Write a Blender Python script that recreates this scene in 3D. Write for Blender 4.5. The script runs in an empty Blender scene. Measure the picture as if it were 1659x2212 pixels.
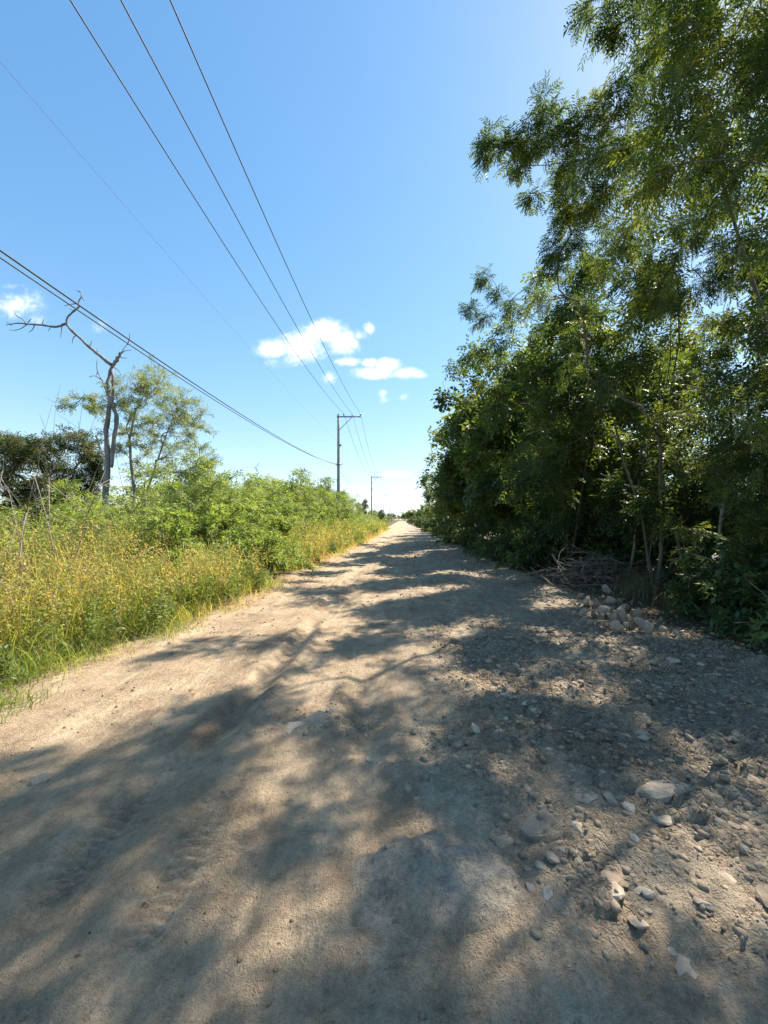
import bpy, math, numpy as np
from mathutils import Vector
S = bpy.context.scene
COL = S.collection
rng = np.random.default_rng(7)

# ------------------------------------------------------------------ camera, sky, sun, exposure
EYE = 1.6                      # eye height, metres
FPX, VX, VY = 833.0, 868.0, 1122.0   # focal length and principal point on a 1659 x 2212 frame
cam = bpy.data.cameras.new("camera"); co = bpy.data.objects.new("camera", cam); COL.objects.link(co)
cam.sensor_fit = 'VERTICAL'; cam.sensor_height = 24.0; cam.lens = FPX / 2212 * 24.0
cam.shift_x = -(VX - 829.5) / 2212; cam.shift_y = (VY - 1106) / 2212
cam.clip_start = 0.05; cam.clip_end = 6000
co.location = (0, 0, EYE); co.rotation_euler = (math.radians(90), 0, 0)
S.camera = co

SUN = Vector((0.66, 0.60, 1.0)).normalized()
el = math.asin(SUN.z); az = math.atan2(SUN.x, SUN.y)
sl = bpy.data.lights.new("sun", 'SUN'); sl.energy = 4.6; sl.angle = math.radians(0.55); sl.color = (1.0, 0.93, 0.82)
so = bpy.data.objects.new("sun", sl); COL.objects.link(so); so.location = (20, 20, 40)
so.rotation_euler = SUN.to_track_quat('Z', 'Y').to_euler()

W = bpy.data.worlds.new("World"); S.world = W; W.use_nodes = True
SKY_STRENGTH = 0.15
def build_world():
    nt = W.node_tree; N = nt.nodes; L = nt.links; N.clear()
    out = N.new('ShaderNodeOutputWorld')
    sky = N.new('ShaderNodeTexSky'); sky.sky_type = 'NISHITA'; sky.sun_disc = False
    sky.sun_elevation = el; sky.sun_rotation = az; sky.altitude = 0
    sky.air_density = 1.0; sky.dust_density = 0.2; sky.ozone_density = 1.5
    bg = N.new('ShaderNodeBackground'); bg.inputs[1].default_value = SKY_STRENGTH
    hs = N.new('ShaderNodeHueSaturation'); hs.inputs['Saturation'].default_value = 1.24; hs.inputs['Value'].default_value = 1.0
    L.new(sky.outputs[0], hs.inputs['Color']); dn = N.new('ShaderNodeVectorMath'); dn.operation = 'MULTIPLY_ADD'; dn.inputs[1].default_value = (.2, .16, .14); dn.inputs[2].default_value = (.92, .92, .92); L.new(hs.outputs[0], dn.inputs[0])
    dd = N.new('ShaderNodeVectorMath'); dd.operation = 'DIVIDE'; L.new(hs.outputs[0], dd.inputs[0]); L.new(dn.outputs[0], dd.inputs[1]); L.new(dd.outputs[0], bg.inputs[0])
    tc = N.new('ShaderNodeTexCoord'); sep = N.new('ShaderNodeSeparateXYZ'); L.new(tc.outputs['Generated'], sep.inputs[0])
    def m(op, a, b=None, c=None, clamp=False):
        n = N.new('ShaderNodeMath'); n.operation = op; n.use_clamp = clamp
        for i, v in enumerate((a, b, c)):
            if v is None: continue
            if isinstance(v, (int, float)): n.inputs[i].default_value = v
            else: L.new(v, n.inputs[i])
        return n.outputs[0]
    yy = m('MAXIMUM', sep.outputs[1], 0.02)
    u = m('DIVIDE', sep.outputs[0], yy); v = m('DIVIDE', sep.outputs[2], yy)
    cmb = N.new('ShaderNodeCombineXYZ'); L.new(u, cmb.inputs[0]); L.new(v, cmb.inputs[1])
    def noise(scale, detail, rough, dist=0.0):
        n = N.new('ShaderNodeTexNoise'); n.inputs['Scale'].default_value = scale
        n.inputs['Detail'].default_value = detail; n.inputs['Roughness'].default_value = rough
        n.inputs['Distortion'].default_value = dist
        L.new(cmb.outputs[0], n.inputs['Vector']); return n
    n1 = noise(15.0, 9, 0.66, 0.5); n2 = noise(55.0, 6, 0.65, .4)
    # lobes: centre and half axes on the 1659 frame, density
    lobes = [(592, 752, 58, 27, 1.0), (655, 745, 70, 48, 1.1), (700, 716, 62, 36, 1.3), (742, 738, 52, 36, 1.1), (640, 775, 46, 26, .62),
             (798, 710, 20, 20, .9), (775, 726, 34, 20, .75), (596, 785, 38, 22, .42),
             (838, 790, 40, 22, 1.3), (810, 806, 70, 18, 1.1), (872, 806, 50, 18, 1.1), (800, 784, 24, 16, .9), (905, 812, 26, 10, .6),
             (752, 781, 38, 14, .8), (712, 816, 30, 18, .62), (827, 850, 16, 13, .6), (829, 864, 18, 13, .62), (873, 856, 24, 13, .36),
             (858, 1025, 50, 11, .95), (770, 1060, 46, 16, .7), (850, 1085, 110, 36, .95), (900, 1066, 60, 24, .8), (700, 1046, 60, 10, .3),
             (40, 656, 80, 42, .75), (20, 620, 46, 11, .45), (213, 703, 30, 26, .35), (80, 690, 36, 22, .4),
             (-420, 820, 160, 60, 1.1), (-700, 600, 120, 60, 1.0), (2300, 700, 180, 80, 1.1), (2700, 980, 240, 60, 1.0)]
    acc = None
    for x, y, a, b, w in lobes:
        du = m('MULTIPLY', m('SUBTRACT', u, (x - VX) / FPX), FPX / a)
        dv = m('MULTIPLY', m('SUBTRACT', v, (VY - y) / FPX), FPX / b)
        d = m('SQRT', m('ADD', m('MULTIPLY', du, du), m('MULTIPLY', dv, dv)))
        f = m('MULTIPLY', m('SUBTRACT', 1.06, d, clamp=True), w)
        acc = f if acc is None else m('SMOOTH_MAX', acc, f, 0.03)
    nz = m('ADD', m('MULTIPLY', m('SUBTRACT', n1.outputs[0], 0.5), 1.6), m('MULTIPLY', m('SUBTRACT', n2.outputs[0], 0.5), 0.9))
    fld = m('ADD', acc, m('MULTIPLY', nz, m('MINIMUM', m('MULTIPLY', acc, 3.0), 0.85)))
    mr = N.new('ShaderNodeMapRange'); mr.interpolation_type = 'SMOOTHSTEP'; L.new(fld, mr.inputs[0])
    mr.inputs[1].default_value = 0.08; mr.inputs[2].default_value = 1.15
    front = m('GREATER_THAN', sep.outputs[1], 0.05)
    alpha = m('MULTIPLY', m('MULTIPLY', mr.outputs[0], 0.97), front)
    cr = N.new('ShaderNodeMapRange'); L.new(fld, cr.inputs[0]); cr.inputs[1].default_value = 0.1; cr.inputs[2].default_value = 1.1
    cr.inputs[3].default_value = 0.62; cr.inputs[4].default_value = 0.8
    cb = N.new('ShaderNodeBackground'); cb.inputs[0].default_value = (0.93, 0.96, 1.0, 1); L.new(cr.outputs[0], cb.inputs[1])
    mix = N.new('ShaderNodeMixShader'); L.new(alpha, mix.inputs[0]); L.new(bg.outputs[0], mix.inputs[1]); L.new(cb.outputs[0], mix.inputs[2])
    L.new(mix.outputs[0], out.inputs[0])
build_world()
W.cycles.sampling_method = 'MANUAL'; W.cycles.sample_map_resolution = 256
vs = S.view_settings; vs.view_transform = 'Standard'; vs.look = 'None'; vs.gamma = 1.0; vs.exposure = 1.32; vs.use_curve_mapping = False
S.display_settings.display_device = 'sRGB'
cy = S.cycles; cy.use_denoising = True; cy.max_bounces = 4; cy.diffuse_bounces = 3; cy.glossy_bounces = 2
cy.transmission_bounces = 3; cy.transparent_max_bounces = 4; cy.caustics_reflective = False; cy.caustics_refractive = False

# ------------------------------------------------------------------ helpers
def P(px, py, Y):
    """a point at depth Y (metres ahead) seen at pixel px,py of the 1659 frame"""
    return np.array([(px - VX) / FPX * Y, Y, EYE + (VY - py) / FPX * Y])

def norm(a):
    return a / np.maximum(np.linalg.norm(a, axis=-1, keepdims=True), 1e-9)

def tag(o, label=None, cat=None, group=None, kind=None):
    if label: o["label"] = label
    if cat: o["category"] = cat
    if group: o["group"] = group
    if kind: o["kind"] = kind
    return o

def empty(name, loc=(0, 0, 0), rz=0.0, scale=None):
    o = bpy.data.objects.new(name, None); COL.objects.link(o); o.location = loc; o.rotation_euler = (0, 0, rz)
    if scale is not None: o.scale = scale
    o.empty_display_size = 0.2
    return o

class G:
    """collects numpy geometry: vertices, quads, triangles and a tone per vertex"""
    def __init__(self): self.v = []; self.q = []; self.t = []; self.c = []; self.n = 0
    def add(self, V, Q=None, T=None, tone=0.5):
        V = np.asarray(V, float).reshape(-1, 3); k = len(V)
        self.v.append(V)
        if Q is not None and len(Q): self.q.append(np.asarray(Q).reshape(-1, 4) + self.n)
        if T is not None and len(T): self.t.append(np.asarray(T).reshape(-1, 3) + self.n)
        c = np.empty(k); c[:] = tone; self.c.append(c); self.n += k
    def mesh(self, name, smooth=False, origin=(0, 0, 0)):
        V = np.concatenate(self.v) - np.asarray(origin)
        Q = np.concatenate(self.q) if self.q else np.zeros((0, 4), int)
        T = np.concatenate(self.t) if self.t else np.zeros((0, 3), int)
        me = bpy.data.meshes.new(name)
        me.vertices.add(len(V)); me.vertices.foreach_set('co', V.astype(np.float32).ravel())
        idx = np.concatenate([Q.ravel(), T.ravel()]).astype(np.int32)
        me.loops.add(len(idx)); me.loops.foreach_set('vertex_index', idx)
        st = np.concatenate([np.arange(len(Q)) * 4, len(Q) * 4 + np.arange(len(T)) * 3]).astype(np.int32)
        me.polygons.add(len(st)); me.polygons.foreach_set('loop_start', st)
        me.update(calc_edges=True)
        at = me.attributes.new('tone', 'FLOAT', 'POINT'); at.data.foreach_set('value', np.concatenate(self.c).astype(np.float32))
        if smooth: me.polygons.foreach_set('use_smooth', np.ones(len(st), bool))
        return me
    def obj(self, name, mat, parent=None, smooth=False, origin=(0, 0, 0)):
        o = bpy.data.objects.new(name, self.mesh(name, smooth, origin)); COL.objects.link(o)
        o.data.materials.append(mat)
        if parent is not None: o.parent = parent
        else: o.location = origin
        return o

ORD = 'first second third fourth fifth sixth seventh eighth ninth tenth eleventh twelfth thirteenth fourteenth fifteenth sixteenth seventeenth eighteenth nineteenth twentieth twenty-first twenty-second twenty-third twenty-fourth'.split()
def copy_tree(o, parent=None):
    c = o.copy(); COL.objects.link(c)
    if parent is not None: c.parent = parent
    for ch in list(o.children): copy_tree(ch, c)
    return c

def tube(g, pts, rad, sides=6, tone=0.5, cap=True):
    pts = np.asarray(pts, float); n = len(pts); rad = np.broadcast_to(np.asarray(rad, float), (n,))
    tan = norm(np.gradient(pts, axis=0)); ref = np.array([0, 0, 1.0]) if abs(tan[0][2]) < .9 else np.array([1.0, 0, 0])
    a = norm(np.cross(tan, ref)); b = np.cross(tan, a)
    th = np.linspace(0, 2 * np.pi, sides, endpoint=False)
    V = pts[:, None] + rad[:, None, None] * (np.cos(th)[None, :, None] * a[:, None] + np.sin(th)[None, :, None] * b[:, None])
    i = np.arange(n - 1)[:, None] * sides; j = np.arange(sides)[None]; k = (j + 1) % sides
    Q = np.stack([i + j, i + k, i + sides + k, i + sides + j], -1).reshape(-1, 4)
    T = None
    V = V.reshape(-1, 3)
    if cap:
        V = np.concatenate([V, pts[:1], pts[-1:]]); jj = np.arange(sides); kk = (jj + 1) % sides; b0 = (n - 1) * sides
        T = np.concatenate([np.stack([kk, jj, np.full(sides, n * sides)], -1), np.stack([b0 + jj, b0 + kk, np.full(sides, n * sides + 1)], -1)])
    g.add(V, Q, T, tone)

def many_tubes(g, P0, rad, sides=3, tone=0.5):
    """P0 (M,n,3) polylines, rad (M,n)"""
    M, n, _ = P0.shape
    tan = norm(np.gradient(P0, axis=1)); ref = np.where(np.abs(tan[..., 2:3]) < .9, np.array([0, 0, 1.0]), np.array([1.0, 0, 0]))
    a = norm(np.cross(tan, ref)); b = np.cross(tan, a)
    th = np.linspace(0, 2 * np.pi, sides, endpoint=False)
    V = P0[:, :, None] + rad[..., None, None] * (np.cos(th)[:, None] * a[:, :, None] + np.sin(th)[:, None] * b[:, :, None])
    m = np.arange(M)[:, None, None] * n * sides; i = np.arange(n - 1)[None, :, None] * sides; j = np.arange(sides)[None, None]; k = (j + 1) % sides
    Q = np.stack([m + i + j, m + i + k, m + i + sides + k, m + i + sides + j], -1).reshape(-1, 4)
    t = np.broadcast_to(np.asarray(tone, float).reshape(-1, 1) if np.ndim(tone) else tone, (M, n * sides)).ravel()
    g.add(V.reshape(-1, 3), Q, None, t)

def scatter(g, tmpl, O, F, U, s, tone):
    """place the template (V,Q) at N frames: origin O, forward F, rough up U, size s"""
    TV, TQ = tmpl; N = len(O)
    if N == 0: return
    F = norm(F); Sd = norm(np.cross(U, F)); U = np.cross(F, Sd)
    V = O[:, None] + s[:, None, None] * (TV[None, :, 0:1] * F[:, None] + TV[None, :, 1:2] * Sd[:, None] + TV[None, :, 2:3] * U[:, None])
    k = len(TV); Q = (TQ[None] + (np.arange(N) * k)[:, None, None]).reshape(-1, 4)
    g.add(V.reshape(-1, 3), Q, None, np.repeat(tone, k))

# value noise for terrain
_lat = np.random.default_rng(3).random((256, 256))
def vnoise(x, y):
    xi = np.floor(x).astype(int); yi = np.floor(y).astype(int); fx = x - xi; fy = y - yi
    fx = fx * fx * (3 - 2 * fx); fy = fy * fy * (3 - 2 * fy)
    a = _lat[xi & 255, yi & 255]; b = _lat[(xi + 1) & 255, yi & 255]; c = _lat[xi & 255, (yi + 1) & 255]; d = _lat[(xi + 1) & 255, (yi + 1) & 255]
    return (a * (1 - fx) + b * fx) * (1 - fy) + (c * (1 - fx) + d * fx) * fy
def fbm(x, y, o=4, g=.5):
    s = 0; a = 1; t = 0
    for i in range(o): s = s + a * vnoise(x + 17.3 * i, y + 31.7 * i); t += a; a *= g; x = x * 2.03; y = y * 2.03
    return s / t
def worley(x, y, seed=0):
    xi = np.floor(x).astype(int); yi = np.floor(y).astype(int); f1 = np.full(np.shape(x), 9.0); f2 = f1.copy(); cid = f1 * 0
    for i in (-1, 0, 1):
        for j in (-1, 0, 1):
            a = (xi + i + seed) & 255; b = (yi + j + 3 * seed) & 255
            d = np.hypot(xi + i + .1 + .8 * _lat[a, b] - x, yi + j + .1 + .8 * _lat[(b + 77) & 255, (a + 31) & 255] - y)
            n = d < f1; f2 = np.where(n, f1, np.minimum(f2, d)); cid = np.where(n, _lat[(a * 7 + b) & 255, (b * 5 + a) & 255], cid); f1 = np.where(n, d, f1)
    return f1, f2, cid
def slab_mask(x, y, bx, by, rx, ry):
    d2 = ((x - bx) / rx) ** 2 + ((y - by) / ry) ** 2 + .9 * (fbm(x * 5 + 1, y * 5, 4, .6) - .5)
    return np.clip(1 - np.clip(d2, 0, 2) ** 1.3, 0, 1) ** .55
def rocky_mask(x, y):
    n = fbm(x * .9 + 3, y * .9 + 7, 3)
    right = sstep(.15, .9, x + .9 * (n - .5)) * sstep(7.5, 4.5, y) * sstep(.3, .46, n + .12 * sstep(1.5, 2.6, y) * sstep(4.6, 3.2, y))
    spot = np.exp(-(((x - .42) / .32) ** 2 + ((y - 2.75) / .35) ** 2)) + .8 * np.exp(-(((x + .5) / .5) ** 2 + ((y - 3.05) / .22) ** 2))
    spot = spot + 1.1 * np.exp(-(((x - 1.25) / .75) ** 2 + ((y - 2.2) / .5) ** 2)) * sstep(.34, .5, fbm(x * 2.2 + 9, y * 2.2 + 1, 3)) + .9 * np.exp(-(((x - 1.5) / .5) ** 2 + ((y - 1.6) / .25) ** 2)) * sstep(.4, .55, fbm(x * 2.2 + 19, y * 2.2 + 1, 3))
    return np.clip(np.maximum(right, spot * .8), 0, 1)
def sstep(a, b, x):
    t = np.clip((x - a) / (b - a), 0, 1); return t * t * (3 - 2 * t)

def edge_left(y):
    return np.interp(y, [0, 3.2, 4.2, 5.5, 7.5, 15, 21, 39, 60, 500], [-3.45, -3.45, -3.45, -3.2, -2.95, -3.05, -2.8, -2.4, -2.6, -2.8])
def edge_right(y):
    return np.interp(y, [0, 4.2, 5.3, 8, 11.8, 20, 47, 90, 500], [4.2, 4.0, 3.75, 3.55, 3.3, 3.1, 3.0, 3.0, 3.2])

# ------------------------------------------------------------------ materials
def newmat(name):
    m = bpy.data.materials.new(name); m.use_nodes = True; nt = m.node_tree
    b = nt.nodes['Principled BSDF']; return m, nt, b
def ramp(nt, fac, stops):
    r = nt.nodes.new('ShaderNodeValToRGB'); e = r.color_ramp.elements
    while len(e) < len(stops): e.new(0.5)
    for i, (p, c) in enumerate(stops): e[i].position = p; e[i].color = (*c, 1)
    nt.links.new(fac, r.inputs[0]); return r.outputs[0]
def nz(nt, scale, detail=4, rough=.55, vec=None, dist=0):
    n = nt.nodes.new('ShaderNodeTexNoise'); n.inputs['Scale'].default_value = scale; n.inputs['Detail'].default_value = detail
    n.inputs['Roughness'].default_value = rough; n.inputs['Distortion'].default_value = dist
    if vec is not None: nt.links.new(vec, n.inputs['Vector'])
    return n.outputs[0]
def mathn(nt, op, a, b=None, clamp=False):
    n = nt.nodes.new('ShaderNodeMath'); n.operation = op; n.use_clamp = clamp
    for i, v in enumerate((a, b)):
        if v is None: continue
        if isinstance(v, (int, float)): n.inputs[i].default_value = v
        else: nt.links.new(v, n.inputs[i])
    return n.outputs[0]
def mixc(nt, f, a, b):
    n = nt.nodes.new('ShaderNodeMix'); n.data_type = 'RGBA'
    for i, v in ((0, f), (6, a), (7, b)):
        if isinstance(v, (int, float)): n.inputs[i].default_value = v
        elif isinstance(v, tuple): n.inputs[i].default_value = (*v, 1)
        else: nt.links.new(v, n.inputs[i])
    return n.outputs[2]
def bump(nt, bsdf, h, strength, dist):
    n = nt.nodes.new('ShaderNodeBump'); n.inputs['Strength'].default_value = strength; n.inputs['Distance'].default_value = dist
    nt.links.new(h, n.inputs['Height']); nt.links.new(n.outputs[0], bsdf.inputs['Normal'])

def leafmat(name, stops, trans=0.4, tcol=(1.25, 1.15, .55), rough=.5, spec=.35):
    m, nt, b = newmat(name)
    a = nt.nodes.new('ShaderNodeAttribute'); a.attribute_name = 'tone'
    oi = nt.nodes.new('ShaderNodeObjectInfo')
    f = mathn(nt, 'ADD', a.outputs['Fac'], mathn(nt, 'MULTIPLY', mathn(nt, 'SUBTRACT', oi.outputs['Random'], .5), .18))
    c = ramp(nt, f, stops)
    nt.links.new(c, b.inputs['Base Color']); b.inputs['Roughness'].default_value = rough; b.inputs['Specular IOR Level'].default_value = spec
    t = nt.nodes.new('ShaderNodeBsdfTranslucent')
    tc = nt.nodes.new('ShaderNodeMix'); tc.data_type = 'RGBA'; tc.blend_type = 'MULTIPLY'; tc.inputs[0].default_value = 1
    nt.links.new(c, tc.inputs[6]); tc.inputs[7].default_value = (*tcol, 1); nt.links.new(tc.outputs[2], t.inputs[0])
    mx = nt.nodes.new('ShaderNodeMixShader'); mx.inputs[0].default_value = trans
    nt.links.new(b.outputs[0], mx.inputs[1]); nt.links.new(t.outputs[0], mx.inputs[2])
    nt.links.new(mx.outputs[0], nt.nodes['Material Output'].inputs[0])
    return m

M_TREE = leafmat('feathery_leaf', [(0, (.035, .065, .028)), (.4, (.08, .125, .045)), (.72, (.15, .195, .055)), (1, (.27, .28, .09))], .52, (1.45, 1.35, .5))
M_LTREE = leafmat('olive_leaf', [(0, (.11, .14, .06)), (.45, (.2, .24, .1)), (.8, (.3, .32, .14)), (1, (.36, .35, .17))], .48, (1.15, 1.2, .55))
M_DARK = leafmat('rusty_dark_leaf', [(0, (.045, .07, .03)), (.5, (.085, .115, .045)), (.8, (.17, .15, .065)), (1, (.25, .17, .09))], .4, (1.15, 1.15, .5))
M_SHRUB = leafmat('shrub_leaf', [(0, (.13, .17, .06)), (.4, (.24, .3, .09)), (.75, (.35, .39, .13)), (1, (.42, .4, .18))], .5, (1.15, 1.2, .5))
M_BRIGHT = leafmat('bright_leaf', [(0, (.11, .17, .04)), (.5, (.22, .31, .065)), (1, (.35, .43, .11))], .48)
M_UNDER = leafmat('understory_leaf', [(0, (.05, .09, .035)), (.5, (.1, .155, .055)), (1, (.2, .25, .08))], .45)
M_GRASS = leafmat('grass_blade', [(0, (.17, .25, .06)), (.35, (.31, .37, .09)), (.6, (.48, .45, .14)), (.82, (.57, .48, .22)), (1, (.46, .32, .16))], .55, (1.3, 1.2, .55))
M_DRY = leafmat('dry_grass', [(0, (.3, .25, .12)), (.5, (.42, .33, .17)), (1, (.34, .2, .1))], .4, (1.1, 1, .7))

M_STRAP = leafmat('strappy_dry_grass', [(0, (.08, .1, .04)), (.5, (.16, .16, .08)), (1, (.26, .21, .12))], .4, (1.1, 1, .7))
def barkmat(name, c1, c2, scale=9):
    m, nt, b = newmat(name)
    tc = nt.nodes.new('ShaderNodeTexCoord'); mp = nt.nodes.new('ShaderNodeMapping'); mp.inputs['Scale'].default_value = (1, 1, .25)
    nt.links.new(tc.outputs['Object'], mp.inputs[0])
    n = nz(nt, scale, 6, .65, mp.outputs[0]); nt.links.new(ramp(nt, n, [(.3, c1), (.7, c2)]), b.inputs['Base Color'])
    b.inputs['Roughness'].default_value = .9; bump(nt, b, n, .8, .02); return m
M_BARK = barkmat('grey_brown_bark', (.07, .055, .04), (.19, .16, .12))
M_DEAD = barkmat('bleached_dead_wood', (.1, .085, .075), (.34, .31, .28), 6)
M_TWIG = barkmat('dry_twig', (.15, .12, .09), (.4, .34, .27), 12)

def simplemat(name, c, rough=.6, metal=0, var=.15, scale=8):
    m, nt, b = newmat(name); tc = nt.nodes.new('ShaderNodeTexCoord')
    n = nz(nt, scale, 5, .6, tc.outputs['Object'])
    nt.links.new(ramp(nt, n, [(.3, tuple(x * (1 - var) for x in c)), (.7, tuple(min(1, x * (1 + var)) for x in c))]), b.inputs['Base Color'])
    b.inputs['Roughness'].default_value = rough; b.inputs['Metallic'].default_value = metal; bump(nt, b, n, .2, .005); return m
M_BRUSH = barkmat('brush_wood', (.09, .07, .052), (.27, .22, .17), 12)
M_CONC = simplemat('weathered_concrete', (.36, .34, .31), .9, 0, .22, 5)
M_STEEL = simplemat('galvanised_steel', (.17, .18, .19), .55, .5, .2)
M_INS = simplemat('dark_porcelain', (.06, .045, .04), .25)
M_WIRE = simplemat('weathered_conductor', (.035, .037, .045), .6)
M_CABLE = simplemat('black_cable', (.02, .021, .024), .5)

def dirtmat():
    m, nt, b = newmat('dusty_dirt'); L = nt.links
    ge = nt.nodes.new('ShaderNodeNewGeometry'); sp = nt.nodes.new('ShaderNodeSeparateXYZ'); L.new(ge.outputs['Position'], sp.inputs[0])
    pos = ge.outputs['Position']
    big = nz(nt, .55, 4, .6, pos, .3); mid = nz(nt, 2.6, 5, .6, pos, .2); fine = nz(nt, 38, 6, .72, pos); grit = nz(nt, 160, 3, .7, pos)
    sand = ramp(nt, mathn(nt, 'ADD', mathn(nt, 'MULTIPLY', mid, .6), mathn(nt, 'MULTIPLY', fine, .4)), [(.32, (.33, .235, .155)), (.52, (.49, .38, .265)), (.72, (.6, .49, .355))])
    grey = ramp(nt, mathn(nt, 'ADD', mathn(nt, 'MULTIPLY', mid, .45), mathn(nt, 'MULTIPLY', fine, .55)), [(.34, (.26, .215, .165)), (.52, (.46, .39, .305)), (.7, (.59, .515, .42))])
    gx = mathn(nt, 'ADD', mathn(nt, 'MULTIPLY', sp.outputs[0], .34), mathn(nt, 'MULTIPLY', mathn(nt, 'SUBTRACT', big, .5), 2.4))
    gm = mathn(nt, 'ADD', gx, .28, True)
    c = mixc(nt, gm, sand, grey)
    mp = nt.nodes.new('ShaderNodeMapping'); mp.inputs['Scale'].default_value = (7, .55, 1); L.new(pos, mp.inputs[0])
    stk = nz(nt, 1.0, 6, .65, mp.outputs[0], .25)
    c = mixc(nt, mathn(nt, 'MULTIPLY', ramp(nt, stk, [(.4, (0, 0, 0)), (.66, (1, 1, 1))]), .42), c, ramp(nt, fine, [(.35, (.21, .145, .095)), (.65, (.33, .24, .165))]))
    blot = nz(nt, 9, 6, .7, pos, .3)
    c = mixc(nt, mathn(nt, 'MULTIPLY', ramp(nt, blot, [(.5, (0, 0, 0)), (.66, (1, 1, 1))]), .5), c, (.22, .155, .105))
    ra = nt.nodes.new('ShaderNodeAttribute'); ra.attribute_name = 'rocky'
    sa = nt.nodes.new('ShaderNodeAttribute'); sa.attribute_name = 'slab'
    c = mixc(nt, mathn(nt, 'MULTIPLY', sa.outputs['Fac'], .85), c, ramp(nt, mathn(nt, 'ADD', mathn(nt, 'MULTIPLY', blot, .5), mathn(nt, 'MULTIPLY', fine, .5)), [(.38, (.24, .2, .16)), (.5, (.44, .385, .32)), (.62, (.56, .505, .43))]))
    vo = nt.nodes.new('ShaderNodeTexVoronoi'); vo.feature = 'DISTANCE_TO_EDGE'; vo.inputs['Scale'].default_value = 17
    dv = nt.nodes.new('ShaderNodeVectorMath'); dv.operation = 'ADD'; dn = nt.nodes.new('ShaderNodeTexNoise'); dn.inputs['Scale'].default_value = 9; L.new(pos, dn.inputs['Vector'])
    dsc = nt.nodes.new('ShaderNodeVectorMath'); dsc.operation = 'SCALE'; dsc.inputs['Scale'].default_value = .09; L.new(dn.outputs['Color'], dsc.inputs[0])
    L.new(pos, dv.inputs[0]); L.new(dsc.outputs[0], dv.inputs[1]); L.new(dv.outputs[0], vo.inputs['Vector'])
    ve = nt.nodes.new('ShaderNodeMapRange'); ve.inputs[1].default_value = .01; ve.inputs[2].default_value = .16; L.new(vo.outputs['Distance'], ve.inputs[0])
    rock = mathn(nt, 'MULTIPLY', ra.outputs['Fac'], ve.outputs[0])
    c = mixc(nt, mathn(nt, 'MULTIPLY', rock, .75), c, ramp(nt, mathn(nt, 'ADD', mathn(nt, 'MULTIPLY', mid, .4), mathn(nt, 'MULTIPLY', fine, .6)), [(.33, (.2, .16, .12)), (.52, (.33, .275, .21)), (.68, (.45, .39, .31))]))
    # damp reddish soil showing through in patches
    rm = nt.nodes.new('ShaderNodeMapRange'); rm.inputs[1].default_value = .57; rm.inputs[2].default_value = .68
    L.new(nz(nt, 1.15, 4, .55, pos, .4), rm.inputs[0])
    c = mixc(nt, mathn(nt, 'MULTIPLY', rm.outputs[0], .55), c, ramp(nt, fine, [(.35, (.15, .085, .055)), (.65, (.3, .19, .125))]))
    # soil with leaf litter beyond the wheel-worn width
    a = nt.nodes.new('ShaderNodeAttribute'); a.attribute_name = 'tone'
    vm = mathn(nt, 'ADD', a.outputs['Fac'], mathn(nt, 'MULTIPLY', mathn(nt, 'SUBTRACT', mid, .5), 1.1))
    vr = nt.nodes.new('ShaderNodeMapRange'); vr.inputs[1].default_value = .35; vr.inputs[2].default_value = .7; L.new(vm, vr.inputs[0])
    c = mixc(nt, vr.outputs[0], c, ramp(nt, fine, [(.35, (.07, .05, .032)), (.55, (.15, .11, .07)), (.7, (.26, .19, .12))]))
    gr = ramp(nt, grit, [(.3, (.48, .43, .37)), (.48, (1.06, 1, .87)), (.7, (1.36, 1.3, 1.14))])
    mm = nt.nodes.new('ShaderNodeMix'); mm.data_type = 'RGBA'; mm.blend_type = 'MULTIPLY'; mm.inputs[0].default_value = .6
    L.new(c, mm.inputs[6]); L.new(gr, mm.inputs[7])
    L.new(mm.outputs[2], b.inputs['Base Color']); b.inputs['Roughness'].default_value = .97; b.inputs['Specular IOR Level'].default_value = .12
    peb = nt.nodes.new('ShaderNodeTexVoronoi'); peb.inputs['Scale'].default_value = 75; L.new(dv.outputs[0], peb.inputs['Vector'])
    pm = mathn(nt, 'MULTIPLY', mathn(nt, 'SUBTRACT', .42, peb.outputs['Distance'], True), 1.4)
    h = mathn(nt, 'ADD', mathn(nt, 'MULTIPLY', fine, 1.0), mathn(nt, 'MULTIPLY', grit, .5))
    h = mathn(nt, 'ADD', h, mathn(nt, 'MULTIPLY', pm, mathn(nt, 'ADD', .35, mathn(nt, 'MULTIPLY', gm, .8))))
    h = mathn(nt, 'ADD', h, mathn(nt, 'MULTIPLY', rock, .8))
    h = mathn(nt, 'ADD', h, mathn(nt, 'MULTIPLY', blot, .9))
    mp2 = nt.nodes.new('ShaderNodeMapping'); mp2.inputs['Scale'].default_value = (2.6, .7, 1); L.new(pos, mp2.inputs[0])
    pk = nt.nodes.new('ShaderNodeMapRange'); pk.inputs[1].default_value = .36; pk.inputs[2].default_value = .66; pk.inputs[3].default_value = .5; pk.inputs[4].default_value = 1.2
    L.new(mathn(nt, 'ADD', nz(nt, 1.0, 5, .6, mp2.outputs[0], .3), mathn(nt, 'MULTIPLY', gm, .1)), pk.inputs[0]); h = mathn(nt, 'MULTIPLY', h, pk.outputs[0])
    bump(nt, b, h, 1.0, .032)
    return m
M_DIRT = dirtmat()

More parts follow.
